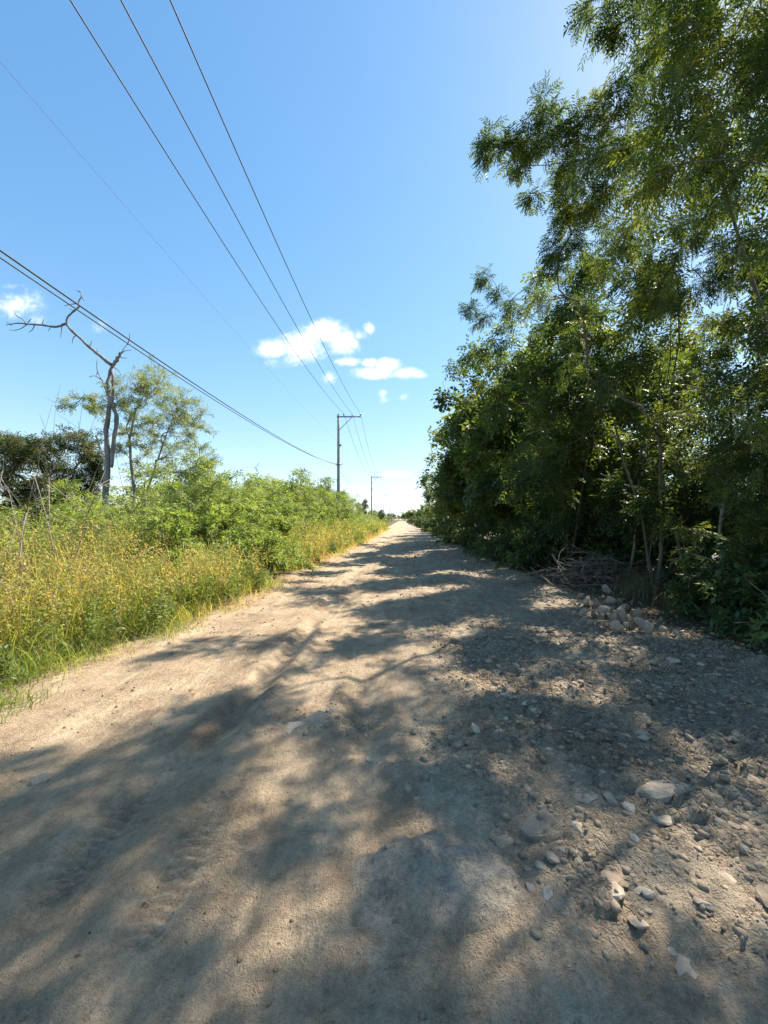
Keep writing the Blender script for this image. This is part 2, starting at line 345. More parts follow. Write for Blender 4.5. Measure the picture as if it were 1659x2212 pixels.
def stonemat(name='limestone', k=1.0):
    m, nt, b = newmat(name); L = nt.links
    tc = nt.nodes.new('ShaderNodeTexCoord'); oi = nt.nodes.new('ShaderNodeObjectInfo'); ge = nt.nodes.new('ShaderNodeNewGeometry')
    n = nz(nt, 9, 6, .65, ge.outputs['Position']); f = nz(nt, 60, 4, .7, ge.outputs['Position'])
    v = mathn(nt, 'ADD', mathn(nt, 'ADD', mathn(nt, 'MULTIPLY', n, .6), mathn(nt, 'MULTIPLY', f, .3)), mathn(nt, 'MULTIPLY', oi.outputs['Random'], .25))
    L.new(ramp(nt, v, [(.3, (.15 * k, .11 * k, .072 * k)), (.55, (.28 * k, .215 * k, .15 * k)), (.82, (.42 * k, .345 * k, .262 * k))]), b.inputs['Base Color'])
    b.inputs['Roughness'].default_value = .95; b.inputs['Specular IOR Level'].default_value = .15
    bump(nt, b, mathn(nt, 'ADD', n, mathn(nt, 'MULTIPLY', f, .5)), .7, .012); return m
M_STONE = stonemat('limestone', 1.2); M_PALE = stonemat('pale_limestone', 1.15)
def soilmat():
    m, nt, b = newmat('scrub_soil'); ge = nt.nodes.new('ShaderNodeNewGeometry')
    n = nz(nt, .8, 8, .65, ge.outputs['Position'])
    nt.links.new(ramp(nt, n, [(.3, (.06, .05, .028)), (.5, (.11, .1, .045)), (.7, (.19, .15, .075))]), b.inputs['Base Color'])
    b.inputs['Roughness'].default_value = 1; return m
M_SOIL = soilmat()

# ------------------------------------------------------------------ ground and road
def build_ground():
    g = G(); n = 60
    s = np.sinh(np.linspace(-4.2, 4.2, n)) / np.sinh(4.2) * 3000
    X, Y = np.meshgrid(s, s + 0, indexing='ij')
    V = np.stack([X, Y, np.full_like(X, -.22)], -1).reshape(-1, 3)
    i, j = np.meshgrid(np.arange(n - 1), np.arange(n - 1), indexing='ij'); a = i * n + j
    g.add(V, np.stack([a, a + n, a + n + 1, a + 1], -1).reshape(-1, 4))
    tag(g.obj('ground', M_SOIL), kind='structure')
build_ground()

def road_h(x, y):
    h = .07 * (fbm(x * .35 + 5, y * .35, 3) - .5) + .035 * (fbm(x * 1.6, y * 1.2 + 9, 4) - .5)
    h = h + .012 * (fbm(x * 9, y * 9, 3) - .5)
    w = .1 * (fbm(y * .8 + 3, x * 0 + 2.5, 2) - .5)
    rough = sstep(-.1, .7, x + .6 * (fbm(x * .9, y * .9 + 40, 3) - .5)) * sstep(9, 4, y)
    h = h + rough * (.05 * (fbm(x * 4.1 + 2, y * 4.1, 4, .6) - .5) + .02 * np.maximum(0, fbm(x * 14, y * 14, 2) - .5))
    rk = rocky_mask(x, y); wx = x + .05 * (fbm(x * 7, y * 7 + 5, 2) - .5); wy = y + .05 * (fbm(x * 7 + 9, y * 7, 2) - .5)
    crust = sstep(.5, .62, fbm(x * 1.3 + 80, y * .8 + 3, 3)) * sstep(8, 5, y); f1, f2, cid = worley(wx / .05, wy / .06, 5); h = h + crust * (1 - rk) * cid ** 2 * .011 * sstep(.05, .3, f2 - f1)
    f1, f2, cid = worley(wx / .15, wy / .12, 3); h = h + rk * (cid ** 1.5 * .055 * sstep(.04, .3, f2 - f1) - .008)
    f1, f2, cid = worley(wx / .065, wy / .055, 9); h = h + rk * cid ** 2 * .03 * sstep(.05, .35, f2 - f1)
    # bedrock humps worn smooth by the wheels
    for bx, by, rx, ry, rz in ((.2, 1.72, .33, .25, .07), (-.04, 1.68, .2, .2, .045)):
        m_ = slab_mask(x, y, bx, by, rx, ry); h = h + m_ * (rz + .03 * (fbm(x * 8, y * 8, 4, .6) - .5) + .012 * (fbm(x * 26, y * 26, 3) - .5))
    # ruts with raised lips
    for xc, y0, y1, dep, wd in ((-1.36, 2.3, 6.5, .05, .09), (-1.42, 1.0, 14, .02, .11), (.35, 3.5, 16, .018, .12), (-1.02, 1.2, 2.7, .022, .09), (-1.52, 1.3, 2.6, .02, .09), (-.3, 2.4, 4.2, .045, .13), (.75, 4.5, 14, .03, .2), (-1.2, 6, 40, .03, .22)):
        d = x - xc - w; e = sstep(y0, y0 + .5, y) * sstep(y1, y1 - .6, y)
        e = e * (.55 + .9 * fbm(x * 3 + 8, y * 2.2, 3)); h = h - e * dep * np.exp(-(d / wd) ** 2) + e * dep * .55 * np.exp(-((np.abs(d) - wd * 1.9) / (wd * .5)) ** 2)
    # tread lugs pressed into the dust
    for xc, y0, y1, a in ((-1.02, 1.35, 2.3, .018), (-1.52, 1.55, 2.35, .015), (-1.36, 2.7, 4.4, .02), (-.83, 1.5, 2.1, .01), (-.45, 2.8, 3.5, .015)):
        d = x - xc - w; e = sstep(y0, y0 + .15, y) * sstep(y1, y1 - .15, y) * sstep(.095, .06, np.abs(d)) * sstep(.3, .55, fbm(x * 3 + xc, y * 3, 2) + .12)
        h = h - e * a * (np.sin(2 * np.pi * (y + .55 * np.abs(d)) / .058) > .1)
    # bedrock hump and the hollow behind it
    h = h - .085 * np.exp(-(((x - .52) / .2) ** 2 + ((y - 1.98) / .2) ** 2)) - .05 * np.exp(-(((x - .35) / .22) ** 2 + ((y - 3.15) / .3) ** 2))
    h = h - .035 * np.exp(-(((x + .1) / .35) ** 2 + ((y - 2.15) / .25) ** 2))
    # long damp hollows further on
    h = h - .04 * np.exp(-(((x + .1) / .9) ** 2 + ((y - 6.2) / .7) ** 2)) - .04 * np.exp(-(((x - .6) / 1.1) ** 2 + ((y - 11) / 1.2) ** 2))
    l = edge_left(y) - x; r = x - edge_right(y); e = np.maximum(l, r) + .35 * (fbm(x * .7, y * .7, 3) - .5)
    h = h + .05 * sstep(-.6, .3, e)
    return h - .26 * sstep(4.2, 5.2, e)

def build_road():
    ys = [-8., -5, -3, -1.5, -.5, .1, .5, .8]; y = .95
    while y < 420:
        ys.append(y); y += y * (.0055 if y < 5 else .011 if y < 20 else .035)
    ys = np.array(ys); nc = 340
    u = np.linspace(-1, 1, nc); u = .55 * u + .45 * u ** 3
    X, Y = np.meshgrid(u * 9.0, ys, indexing='ij'); 
    Z = road_h(X, Y)
    e = np.maximum(edge_left(Y) - X, X - edge_right(Y))
    tone = sstep(-.35, .5, e) * .8
    g = G(); R = len(ys)
    i, j = np.meshgrid(np.arange(nc - 1), np.arange(R - 1), indexing='ij'); a = i * R + j
    g.add(np.stack([X, Y, Z], -1).reshape(-1, 3), np.stack([a, a + R, a + R + 1, a + 1], -1).reshape(-1, 4), None, tone.ravel())
    o = g.obj('dirt_road', M_DIRT, smooth=True); tag(o, kind='structure')
    at = o.data.attributes.new('rocky', 'FLOAT', 'POINT'); at.data.foreach_set('value', rocky_mask(X, Y).astype(np.float32).ravel())
    at = o.data.attributes.new('slab', 'FLOAT', 'POINT'); at.data.foreach_set('value', np.maximum(slab_mask(X, Y, .2, 1.72, .33, .25), slab_mask(X, Y, -.04, 1.68, .2, .2)).astype(np.float32).ravel())
    return o
ROAD = build_road()
def gz(x, y): return float(road_h(np.array(x, float), np.array(y, float)))
def ground_px(px, py):
    y = EYE * FPX / (py - VY); return (px - VX) / FPX * y, y

# ------------------------------------------------------------------ stones
def stone_mesh(seed, flat=.7, sub=2, name='stone', mat=None, cut=(.5, .76)):
    import bmesh
    r = np.random.default_rng(seed); bm = bmesh.new(); bmesh.ops.create_icosphere(bm, subdivisions=sub, radius=1)
    pl = norm(r.normal(size=(8, 3))); pl[0] = norm(np.array([.12, -.1, 1.0])); off = r.uniform(*cut, 8)
    V = np.array([v.co for v in bm.verts])
    for n, d in zip(pl, off):
        k = V @ n; V = V - np.maximum(0, k - d)[:, None] * n * .98
    V += .025 * r.normal(size=V.shape); V *= np.array([1, r.uniform(.72, .98), flat * r.uniform(.8, 1.1)])
    for v, c in zip(bm.verts, V): v.co = c
    me = bpy.data.meshes.new(name); bm.to_mesh(me); bm.free(); me.materials.append(mat or M_STONE); return me
ST = [stone_mesh(s, f, 2) for s, f in ((1, .75), (2, .6), (3, .85), (4, .5), (5, .7), (6, .62), (7, .8), (8, .55))]
SLAB = [stone_mesh(s, .36, 2) for s in (11, 12, 13)]
SMALL = [stone_mesh(s, .65, 1) for s in range(21, 27)]
def put_stone(me, x, y, r, parent, sink=.35, name='stone', dz=0):
    o = bpy.data.objects.new(name, me); COL.objects.link(o); o.parent = parent
    h = .6 * r
    o.location = (x, y, gz(x, y) + h * (1 - 2 * sink) * .5 + dz); o.scale = (r, r, r)
    o.rotation_euler = (rng.uniform(-.3, .3), rng.uniform(-.3, .3), rng.uniform(0, 6.28)); return o

def build_stones():
    big = [(1045, 1826, 20, 0), (1170, 1860, 17, 0), (1197, 1851, 19, 0), (1143, 1862, 13, 0), (1213, 1843, 8, 0), (1248, 1793, 21, 0), (1164, 1768, 46, 1), (1099, 1788, 30, 1),
           (1320, 1723, 20, 0), (1362, 1743, 18, 0), (1405, 1692, 64, 1), (1474, 1701, 15, 0), (1137, 1703, 15, 0), (1400, 1929, 15, 0), (1378, 1991, 22, 1), (1460, 2056, 30, 1),
           (1181, 1933, 16, 0), (1110, 1924, 13, 0), (1146, 1913, 14, 0), (1289, 1956, 16, 0), (1485, 2096, 22, 1), (1157, 2011, 13, 0), (1610, 1837, 15, 0), (1632, 1690, 20, 1),
           (1257, 1712, 34, 1), (1324, 1931, 24, 1), (1036, 1670, 16, 1), (1027, 1583, 15, 0), (1003, 1636, 14, 0), (985, 1640, 10, 0), (1010, 1660, 9, 0), (90, 1692, 20, 0), (72, 1700, 10, 0), (112, 1688, 9, 0),
           (880, 1700, 12, 0), (898, 1716, 11, 1), (720, 1622, 10, 0), (800, 1640, 14, 1), (690, 1565, 52, 1), (640, 1572, 30, 1), (1430, 1770, 22, 1), (1540, 1760, 26, 1), (1500, 1800, 14, 0), (1570, 1900, 22, 1), (1520, 1960, 18, 0)]
    for px, py, r, slab in big:
        x, y = ground_px(px, py); rr = r * y / FPX
        put_stone((SLAB if slab else ST)[rng.integers(3 if slab else 8)], x, y, rr * 1.1, ROAD, .8 if slab else .62)
    n = 0
    while n < 245:
        x = rng.uniform(-.1, 3.4); y = rng.uniform(1.45, 6.5)
        if x > y * .97: continue
        d = fbm(np.array(x * .9 + 3), np.array(y * .9 + 7), 3) * sstep(.1, .9, np.array(x)) * (1.2 if y < 4.5 else .6)
        if rng.random() > d * 1.6 - .25: continue
        r = .009 + .032 * rng.random() ** 2.6 + (.005 * y)
        slab = rng.random() < .22
        put_stone((SLAB if slab else SMALL)[rng.integers(3 if slab else 6)], x, y, r * (1.5 if slab else 1), ROAD, .78 if slab else .62); n += 1
    # loose gravel
    import bmesh
    bm = bmesh.new(); bmesh.ops.create_icosphere(bm, subdivisions=1, radius=1); TV = np.array([v.co for v in bm.verts]); TF = np.array([[v.index for v in f.verts] for f in bm.faces]); bm.free()
    TV = TV[:, :]; N = 14000
    oct_v = np.array([[1, 0, 0], [-1, 0, 0], [0, 1, 0], [0, -1, 0], [0, 0, 1], [0, 0, -1.]]); oct_f = np.array([[0, 2, 4], [2, 1, 4], [1, 3, 4], [3, 0, 4], [2, 0, 5], [1, 2, 5], [3, 1, 5], [0, 3, 5]])
    x = rng.uniform(-3.6, 4.4, N * 3); y = 1.1 * np.exp(rng.random(N * 3) * math.log(22))
    keep = (fbm(x * .9 + 3, y * .9 + 7, 3) * np.where(x > .1, .95, .6) + .35 * rocky_mask(x, y) + .1 * (np.abs(x) > 2.4) > rng.uniform(.3, 1.1, N * 3)) & (np.abs(x) < y * 1.1 + .5)
    x = x[keep][:N]; y = y[keep][:N]; n = len(x)
    s = (.003 + .013 * rng.random(n) ** 3.2) * (.7 + .2 * y)
    ang = rng.uniform(0, 6.28, n); st = rng.uniform(.5, 1, (n, 3)) * s[:, None]
    V = oct_v[None] * st[:, None] + rng.normal(size=(n, 6, 3)) * .18 * s[:, None, None]
    c, sn = np.cos(ang)[:, None], np.sin(ang)[:, None]
    V = np.stack([V[..., 0] * c - V[..., 1] * sn, V[..., 0] * sn + V[..., 1] * c, V[..., 2]], -1) + np.stack([x, y, road_h(x, y) + .15 * s], -1)[:, None]
    g = G(); g.add(V.reshape(-1, 3), None, (oct_f[None] + (np.arange(n) * 6)[:, None, None]).reshape(-1, 3), np.repeat(rng.random(n), 6))
    tag(g.obj('gravel', M_STONE, ROAD), kind='stuff')
    N = 50000; x = rng.uniform(-1.2, 4.2, N); y = 1.3 * np.exp(rng.random(N) * math.log(8)); k = (rocky_mask(x, y) * .9 + .03 + .12 * (x > 1.2) > rng.uniform(.1, 1.3, N)) & (x < y * 1.05 + .3)
    x = x[k][:6500]; y = y[k][:6500]; n = len(x); s = (.005 + .03 * rng.random(n) ** 3.5) * (.85 + .1 * y); ang = rng.uniform(0, 6.28, n); c, sn = np.cos(ang)[:, None], np.sin(ang)[:, None]
    V = TV[None] * (rng.uniform(.55, 1, (n, 3)) * np.array([1, 1, .6]) * s[:, None])[:, None] + rng.normal(size=(n, len(TV), 3)) * .12 * s[:, None, None]
    V = np.stack([V[..., 0] * c - V[..., 1] * sn, V[..., 0] * sn + V[..., 1] * c, V[..., 2]], -1) + np.stack([x, y, road_h(x, y) - .05 * s], -1)[:, None]
    g = G(); g.add(V.reshape(-1, 3), None, (TF[None] + (np.arange(n) * len(TV))[:, None, None]).reshape(-1, 3))
    tag(g.obj('rubble', M_STONE, ROAD), kind='stuff')
build_stones()

# ------------------------------------------------------------------ leaf templates (x forward, y side, z up; unit length)
def quad_leaf(w=.4, fold=.06, back=.45, bend=-.12):
    return np.array([[0, 0, 0], [back, w / 2, fold], [1, 0, bend], [back, -w / 2, fold]]), np.array([[0, 1, 2, 3]])
def join(parts):
    V = []; Q = []; n = 0
    for v, q in parts: V.append(v); Q.append(q + n); n += len(v)
    return np.concatenate(V), np.concatenate(Q)
def placed(tm, o, f, up, s):
    f = norm(np.array(f, float)); sd = norm(np.cross(np.array(up, float), f)); u = np.cross(f, sd); v, q = tm
    return np.array(o) + s * (v[:, :1] * f + v[:, 1:2] * sd + v[:, 2:3] * u), q
def bipinnate(pairs, w, seed, ln=.46, droop=.35):
    r = np.random.default_rng(seed); pr = []
    pr.append((np.array([[0, .006, 0], [1, .003, -.22], [1, -.003, -.22], [0, -.006, 0]]), np.array([[0, 1, 2, 3]])))
    for i in range(pairs):
        x = .18 + .8 * i / max(1, pairs - 1); z = -.22 * x * x
        for sgn in (-1, 1):
            f = (.75 + r.normal() * .15, sgn * .8, -droop + r.normal() * .15)
            pr.append(placed(quad_leaf(w, .05, .5, -.1), (x, 0, z), f, (0, 0, 1), ln * (1 - .35 * abs(i / pairs - .45)) * r.uniform(.85, 1.1)))
    return join(pr)
FEATHER = [bipinnate(5, .22, 1), bipinnate(5, .24, 2), bipinnate(5, .22, 3)]
FEATHER_MID = [bipinnate(3, .42, 4, .52), bipinnate(3, .38, 5, .55)]
FEATHER_FAR = [bipinnate(2, .6, 6, .7)]
BROAD = [quad_leaf(.45), quad_leaf(.36, .1, .4, -.2), quad_leaf(.5, -.04, .5, -.05)]
SPRIG = [join([placed(quad_leaf(.42), (.3 * k, 0, -.04 * k), (math.cos(a), math.sin(a), .1 * (k % 2)), (0, 0, 1), .62) for k, a in enumerate((-.9, .8, -.3, .4))])]

def foliage(g, C, R, D, ntw, nlf, leaf, tmpls, tone0, r, droop=.35, up=.35, twr=.004, spread=1.0, tvar=.16, gt=None):
    """twigs radiating in each clump (centre C, radius R, growth direction D), leaves along the twigs"""
    M = len(C); C = np.repeat(C, ntw, 0); R = np.repeat(R, ntw); D = np.repeat(D, ntw, 0); ct = np.repeat(tone0, ntw); m = len(C)
    d = norm(norm(r.normal(size=(m, 3))) * spread + D * .75 + np.array([0, 0, up])); Ln = R * r.uniform(.7, 1.45, m)
    base = C - D * (R * r.uniform(0, 1.1, m))[:, None] + r.normal(size=(m, 3)) * R[:, None] * .04
    t = np.linspace(0, 1, 4); sag = droop * Ln
    def at(t): # t (m,k)
        return base[:, None] + d[:, None] * (Ln[:, None] * t)[..., None] + np.array([0, 0, -1.0]) * (sag[:, None] * t ** 2.2)[..., None]
    pts = at(np.broadcast_to(t, (m, 4)))
    many_tubes(gt if gt is not None else g, pts, np.outer(R / .6 * twr, np.linspace(1, .35, 4)), 3, .5)
    tl = np.clip((np.arange(nlf) + r.uniform(.2, .8, (m, nlf))) / nlf, .08, 1); tl = .12 + .88 * tl
    pos = at(tl); tan = norm(at(np.minimum(tl + .03, 1.05)) - at(tl - .03))
    a = norm(np.cross(tan, np.array([0, 0, 1.0]) + .01)); b = np.cross(tan, a)
    ph = np.arange(nlf) * 2.4 + r.uniform(0, 6.28, (m, 1)) + r.normal(size=(m, nlf)) * .4
    F = tan * .65 + a * np.cos(ph)[..., None] + b * (np.sin(ph) * .7)[..., None] + np.array([0, 0, -.18])
    U = np.array([0, 0, 1.0]) + r.normal(size=(m, nlf, 3)) * .42
    s = leaf * r.uniform(.7, 1.2, (m, nlf)); tone = np.clip(ct[:, None] + r.normal(size=(m, nlf)) * tvar, 0, 1)
    pos = pos.reshape(-1, 3); F = F.reshape(-1, 3); U = U.reshape(-1, 3); s = s.ravel(); tone = tone.ravel()
    pick = r.integers(len(tmpls), size=len(pos))
    for k, tm in enumerate(tmpls):
        q = pick == k; scatter(g, tm, pos[q], F[q], U[q], s[q], tone[q])

def skeleton(base, stems, C, r, k_path=.35, wig=.12):
    """grow limbs from the stems to every clump centre; returns nodes, parents, weights, directions at the clumps"""
    nodes = [np.array(base, float)]; par = [-1]; plen = [0.0]
    for st in stems:
        prev = 0
        for p in st:
            nodes.append(np.array(p, float)); par.append(prev); plen.append(plen[prev] + np.linalg.norm(nodes[-1] - nodes[prev])); prev = len(nodes) - 1
    order = np.argsort(np.linalg.norm(C - np.array(base), axis=1)); ends = np.zeros(len(C), int); D = np.zeros((len(C), 3))
    for ci in order:
        A = np.array(nodes); pl = np.array(plen); d = np.linalg.norm(A - C[ci], axis=1)
        below = np.maximum(0, A[:, 2] - C[ci][2] + .1) * 1.3
        cost = d + k_path * pl + below + (np.arange(len(A)) == 0) * 1.5
        j = int(np.argmin(cost)); p0 = nodes[j]; v = C[ci] - p0; L = np.linalg.norm(v); ns = max(3, int(L / .3)); prev = j
        sd = r.normal(size=3) * wig * L * .5
        pd = nodes[j] - nodes[par[j]] if par[j] >= 0 else np.array([0, 0, 1.0]); pd = pd / max(1e-6, np.linalg.norm(pd)); ctl = p0 + pd * L * .38 + np.array([0, 0, .1 * L])
        for q in range(1, ns + 1):
            t = q / ns; p = (1 - t) ** 2 * p0 + 2 * t * (1 - t) * ctl + t * t * C[ci] + sd * math.sin(math.pi * t) + (r.normal(size=3) * .018 * L if q < ns else 0)
            nodes.append(p); par.append(prev); plen.append(plen[prev] + L / ns); prev = len(nodes) - 1
        ends[ci] = prev; D[ci] = (nodes[prev] - nodes[par[prev]]); D[ci] /= max(1e-6, np.linalg.norm(D[ci]))
    w = np.zeros(len(nodes)); w[ends] += 1
    for i in range(len(nodes) - 1, 0, -1): w[par[i]] += w[i]
    return np.array(nodes), par, w, D

def limbs(g, nodes, par, w, r0, power=.55, rmin=.006, sides=6, flare=1.0):
    tot = max(w[0], 1); rad = np.maximum(rmin, r0 * (np.maximum(w, .35) / tot) ** power)
    A = []; B = []
    for i in range(1, len(nodes)):
        p = par[i]; a, b = nodes[p], nodes[i]; ra = rad[i] * 1.06 if p else rad[i] * 1.35 * flare
        if np.linalg.norm(b - a) < 1e-4: continue
        dirn = (b - a) / np.linalg.norm(b - a)
        tube(g, [a - dirn * rad[i] * .3, a * .5 + b * .5, b + dirn * rad[i] * .2], [ra, (ra + rad[i]) / 2, rad[i]], sides if rad[i] > .02 else 3, .5, cap=False)

def build_tree(name, base, stems, C, R, label, cat='tree', group=None, mat=None, bark=None, r0=.12, ntw=9, nlf=11, leaf=.2, tmpls=None, seed=1, droop=.35, up=.35, tone=.42, tonev=.14, twr=.004, spread=1.0, power=.55, pods=0, kpath=.35, leaftone=.16):
    r = np.random.default_rng(seed); C = np.asarray(C, float); R = np.asarray(R, float)
    nodes, par, w, D = skeleton(base, stems, C, r, kpath)
    e = empty(name, tuple(base)); gt = G(); limbs(gt, nodes, par, w, r0, power)
    gc = G(); tn = tone + tonev * r.normal(size=len(C))
    if not isinstance(ntw, list): foliage(gc, C, R, D, ntw, nlf, leaf, tmpls or FEATHER, tn, r, droop, up, twr, spread, leaftone, gt)
    else:
        for (sel, n1, n2, lf, tm) in ntw:
            if sel.any(): foliage(gc, C[sel], R[sel], D[sel], n1, n2, lf, tm, tn[sel], r, droop, up, twr, spread, leaftone, gt)
    gt.obj('trunk', bark or M_BARK, e, True, base); c = gc.obj('crown', mat or M_TREE, e, False, base)
    if pods:
        gp = G(); q = r.integers(len(C), size=pods); O = C[q] + r.normal(size=(pods, 3)) * R[q][:, None] * .6
        tm = (np.array([[0, .05, 0], [.5, .075, .02], [1, .01, 0], [1, -.01, 0], [.5, -.075, .02], [0, -.05, 0]]), np.array([[0, 1, 4, 5], [1, 2, 3, 4]]))
        scatter(gp, tm, O, np.array([0, 0, -1.0]) + r.normal(size=(pods, 3)) * .2, r.normal(size=(pods, 3)), r.uniform(.1, .16, pods), r.uniform(.6, 1, pods))
        tag(gp.obj('seed_pods', M_DARK, e, False, base), kind='stuff')
    return tag(e, label, cat, group)

# ------------------------------------------------------------------ right-hand wall of feathery trees
SIL = np.array([[-60, 1215], [0, 1290], [60, 1400], [110, 1365], [182, 1308], [259, 1245], [330, 1215], [383, 1196], [479, 1194], [503, 1165], [590, 1150], [630, 1110], [705, 1075], [764, 985], [850, 950], [889, 962], [965, 918], [1028, 903], [1085, 915], [1122, 925], [1300, 925]])
def sil(py): return np.interp(py, SIL[:, 0], SIL[:, 1])
RT = [(5.6, 4.7), (5.4, 8.2), (6.9, 6.4), (5.1, 11.6), (7.0, 10.0), (5.2, 15.2), (5.0, 19.6), (7.3, 15), (5.2, 24.8), (8.8, 8.2), (8.8, 12.8), (7.8, 21), (8.6, 4.6)]
RLAB = ['nearest feathery roadside tree whose branches overhang the top corner of the road view',
        'tall feathery tree rising behind the pile of cut branches on the roadside',
        'feathery tree set just behind the two nearest roadside trees above the dark bush',
        'feathery green tree leaning over the road beyond the branch pile',
        'shaded feathery tree in the second row directly behind the branch pile',
        'mid-distance feathery tree on the shaded verge, fourth along the road edge',
        'feathery tree on the shaded verge, fifth along the road edge',
        'second-row feathery tree half hidden behind the mid-distance roadside trees',
        'pale feathery tree at the far thin end of the dense wall of trees',
        'feathery tree deep in the thicket, high behind the rock pile',
        'feathery tree deep in the thicket beyond the branch pile',
        'small second-row feathery tree showing near the far end of the tree wall',
        'feathery tree at the photo edge deep behind the broad-leaved roadside bush']
def right_wall():
    r = np.random.default_rng(11); C = []; R = []
    def ok(c, rad, tol=.0):
        px = VX + c[0] / c[1] * FPX; py = VY - (c[2] - EYE) / c[1] * FPX; rp = rad * .95 / c[1] * FPX
        return px - rp > sil(py) - tol
    # edge clumps and loose sprays read off the outline
    for px, py, d, rad in [(1262, 6, 5.2, .22), (1320, 18, 5.2, .25), (1375, 22, 5.2, .3), (1440, 20, 5.3, .35), (1345, 50, 5.2, .16), (1180, 215, 6.2, .24), (1192, 262, 6.2, .28), (1150, 285, 6.2, .24), (1205, 300, 6.3, .3),
                           (1062, 300, 6.2, .22), (1040, 318, 6.2, .16), (1092, 312, 6.2, .2), (1120, 358, 6.2, .18), (1145, 425, 6.8, .1), (1045, 590, 8.6, .2), (1075, 625, 8.6, .28), (1010, 662, 8.8, .2), (1045, 690, 8.8, .28), (1095, 660, 8.6, .35),
                           (1265, 262, 6.2, .3), (1240, 300, 6.2, .3), (1228, 345, 6.4, .28), (1225, 395, 6.6, .3), (1222, 440, 6.8, .3), (1225, 480, 6.9, .3), (1200, 520, 7.1, .3), (1250, 510, 7, .32), (1270, 430, 6.8, .32), (1285, 355, 6.5, .32), (1310, 290, 6.3, .32), (1335, 225, 6.2, .3), (1330, 190, 6.1, .26), (1385, 140, 6.0, .3), (1390, 200, 6.1, .35), (1440, 110, 5.8, .35), (1440, 60, 5.7, .3), (1360, 320, 6.4, .4), (1330, 400, 6.8, .4), (1310, 480, 7, .4), (1170, 300, 6.2, .2), (1110, 318, 6.2, .16), (1140, 310, 6.2, .18), (1250, 280, 6.2, .35), (1290, 230, 6.2, .35), (1225, 400, 6.8, .35), (1190, 540, 7.2, .32), (1180, 580, 7.4, .3), (965, 850, 15, .35), (985, 790, 14, .45), (1010, 760, 13, .45), (940, 980, 26, .7), (925, 1030, 30, .8), (960, 930, 22, .6)]:
        C.append(P(px, py, d)); R.append(rad)
    tries = 0; cells = {}
    while len(C) < 1250 and tries < 150000:
        tries += 1
        y = 3.6 + 25 * r.random() ** 1.35; x = r.uniform(2.3, 9.6); h = r.uniform(1.3, 10.4 if y < 12 else 10.0)
        px = VX + x / y * FPX
        if px > 1900: continue
        rad = r.uniform(.25, .43) * (1 + .015 * y) * (1 if y < 10 else 1.25)
        shell = 2.7 + .35 * max(0, 5 - h) * .5          # trees lean over the road, lower parts set back
        if x < shell + (1.2 if h < 2.6 else 0): continue
        if h > 7.2 + .55 * (x - 2.2) + 1.0 * vn(x, y) : continue
        if x > 6.2 and r.random() < .45: continue
        c = np.array([x, y, h])
        if not ok(c, rad): continue
        if x - .66 * h < -2.75 + .5 * vn(x * 2, y * 2): continue
        if x > 6.4 and h > 7.4: continue
        sx = x - .66 * h; sy = y - .6 * h
        if sy > 1.1 and sx < edge_right(sy) and fbm(np.array(sx * .85 + 13), np.array(sy * (.85 if sy < 10 else .42) + 5), 2) < (.46 if sy < 3.0 else .53 if sy < 10 else .56) and r.random() < .96: continue
        # leave airy gaps between layers of branches
        if fbm(np.array(x * .9 + y * .45), np.array(h * 1.15 + y * .2 + 20), 2) < .3: continue
        q = .42 if y < 9 else .6
        key = (int(x / q), int(y / (q + .03 * y)), int(h / q))
        if cells.get(key, 0) >= 2: continue
        cells[key] = cells.get(key, 0) + 1; C.append(c); R.append(rad)
    # the boughs that shade the near road
    for gx in np.arange(-2.3, 2.2, .36):
        for gy in np.arange(1.1, 3.6, .36):
            sx0 = gx + r.uniform(-.15, .15); sy0 = gy + r.uniform(-.15, .15)
            if fbm(np.array(sx0 * 1.15 + 31), np.array(sy0 * 1.15 + 5), 3) < (.42 if gx < -.5 else .5 if gx < .05 else .58) or r.random() < .15: continue
            for k in range(14):
                h = r.uniform(4.6, 9.2); c = np.array([sx0 + .66 * h, sy0 + .6 * h, h]); rad = r.uniform(.22, .36)
                if c[0] < 2.6 or h > 7.4 + .6 * (c[0] - 2.2) or not ok(c, rad): continue
                C.append(c); R.append(rad); break
    # close the crowns where the first pass left them open
    cov = np.zeros((60, 48), int)
    def mark(c, rad):
        px = VX + c[0] / c[1] * FPX; py = VY - (c[2] - EYE) / c[1] * FPX; rp = rad * 1.0 / c[1] * FPX
        for a in range(int((py - rp + 80) / 24), int((py + rp + 80) / 24) + 1):
            for b in range(int((px - rp - 880) / 24), int((px + rp - 880) / 24) + 1):
                if 0 <= a < 60 and 0 <= b < 48: cov[a, b] += 1
    for c, rad in zip(C, R): mark(c, rad)
    for a, b in [(a, b) for a in range(46) for b in range(48)]:
        px = 880 + 24 * b + 12; py = -80 + 24 * a + 12
        need = 3
        if px < sil(py) + 18: continue
        for _ in range(max(0, need - cov[a, b])):
         best = None
         for k in range(30):
             d = r.uniform(4.6, 20); c = P(px + r.uniform(-8, 8), py + r.uniform(-8, 8), d); rad = r.uniform(.28, .45) * (1 + .02 * d)
             if c[0] < 2.5 or c[0] > 8.6 or c[2] > 9.6 or c[2] < 1.2 or not ok(c, rad, 6): continue
             sx = c[0] - .66 * c[2]; sy = c[1] - .6 * c[2]
             if sx < -2.7: continue
             v = float(fbm(np.array(sx * .85 + 13), np.array(sy * (.85 if sy < 10 else .42) + 5), 2)) if (sy > 1.1 and sx < edge_right(sy)) else .55
             if best is None or v > best[0]: best = (v, c, rad)
             if v > .52: break
         if best is not None and (best[0] > .46 or r.random() < .5): C.append(best[1]); R.append(best[2]); mark(best[1], best[2])
    C = np.array(C); R = np.array(R); B = np.array(RT)
    own = np.argmin(np.hypot(C[:, None, 0] - B[None, :, 0] * 1.0, (C[:, None, 1] - B[None, :, 1])) + .0, axis=1)
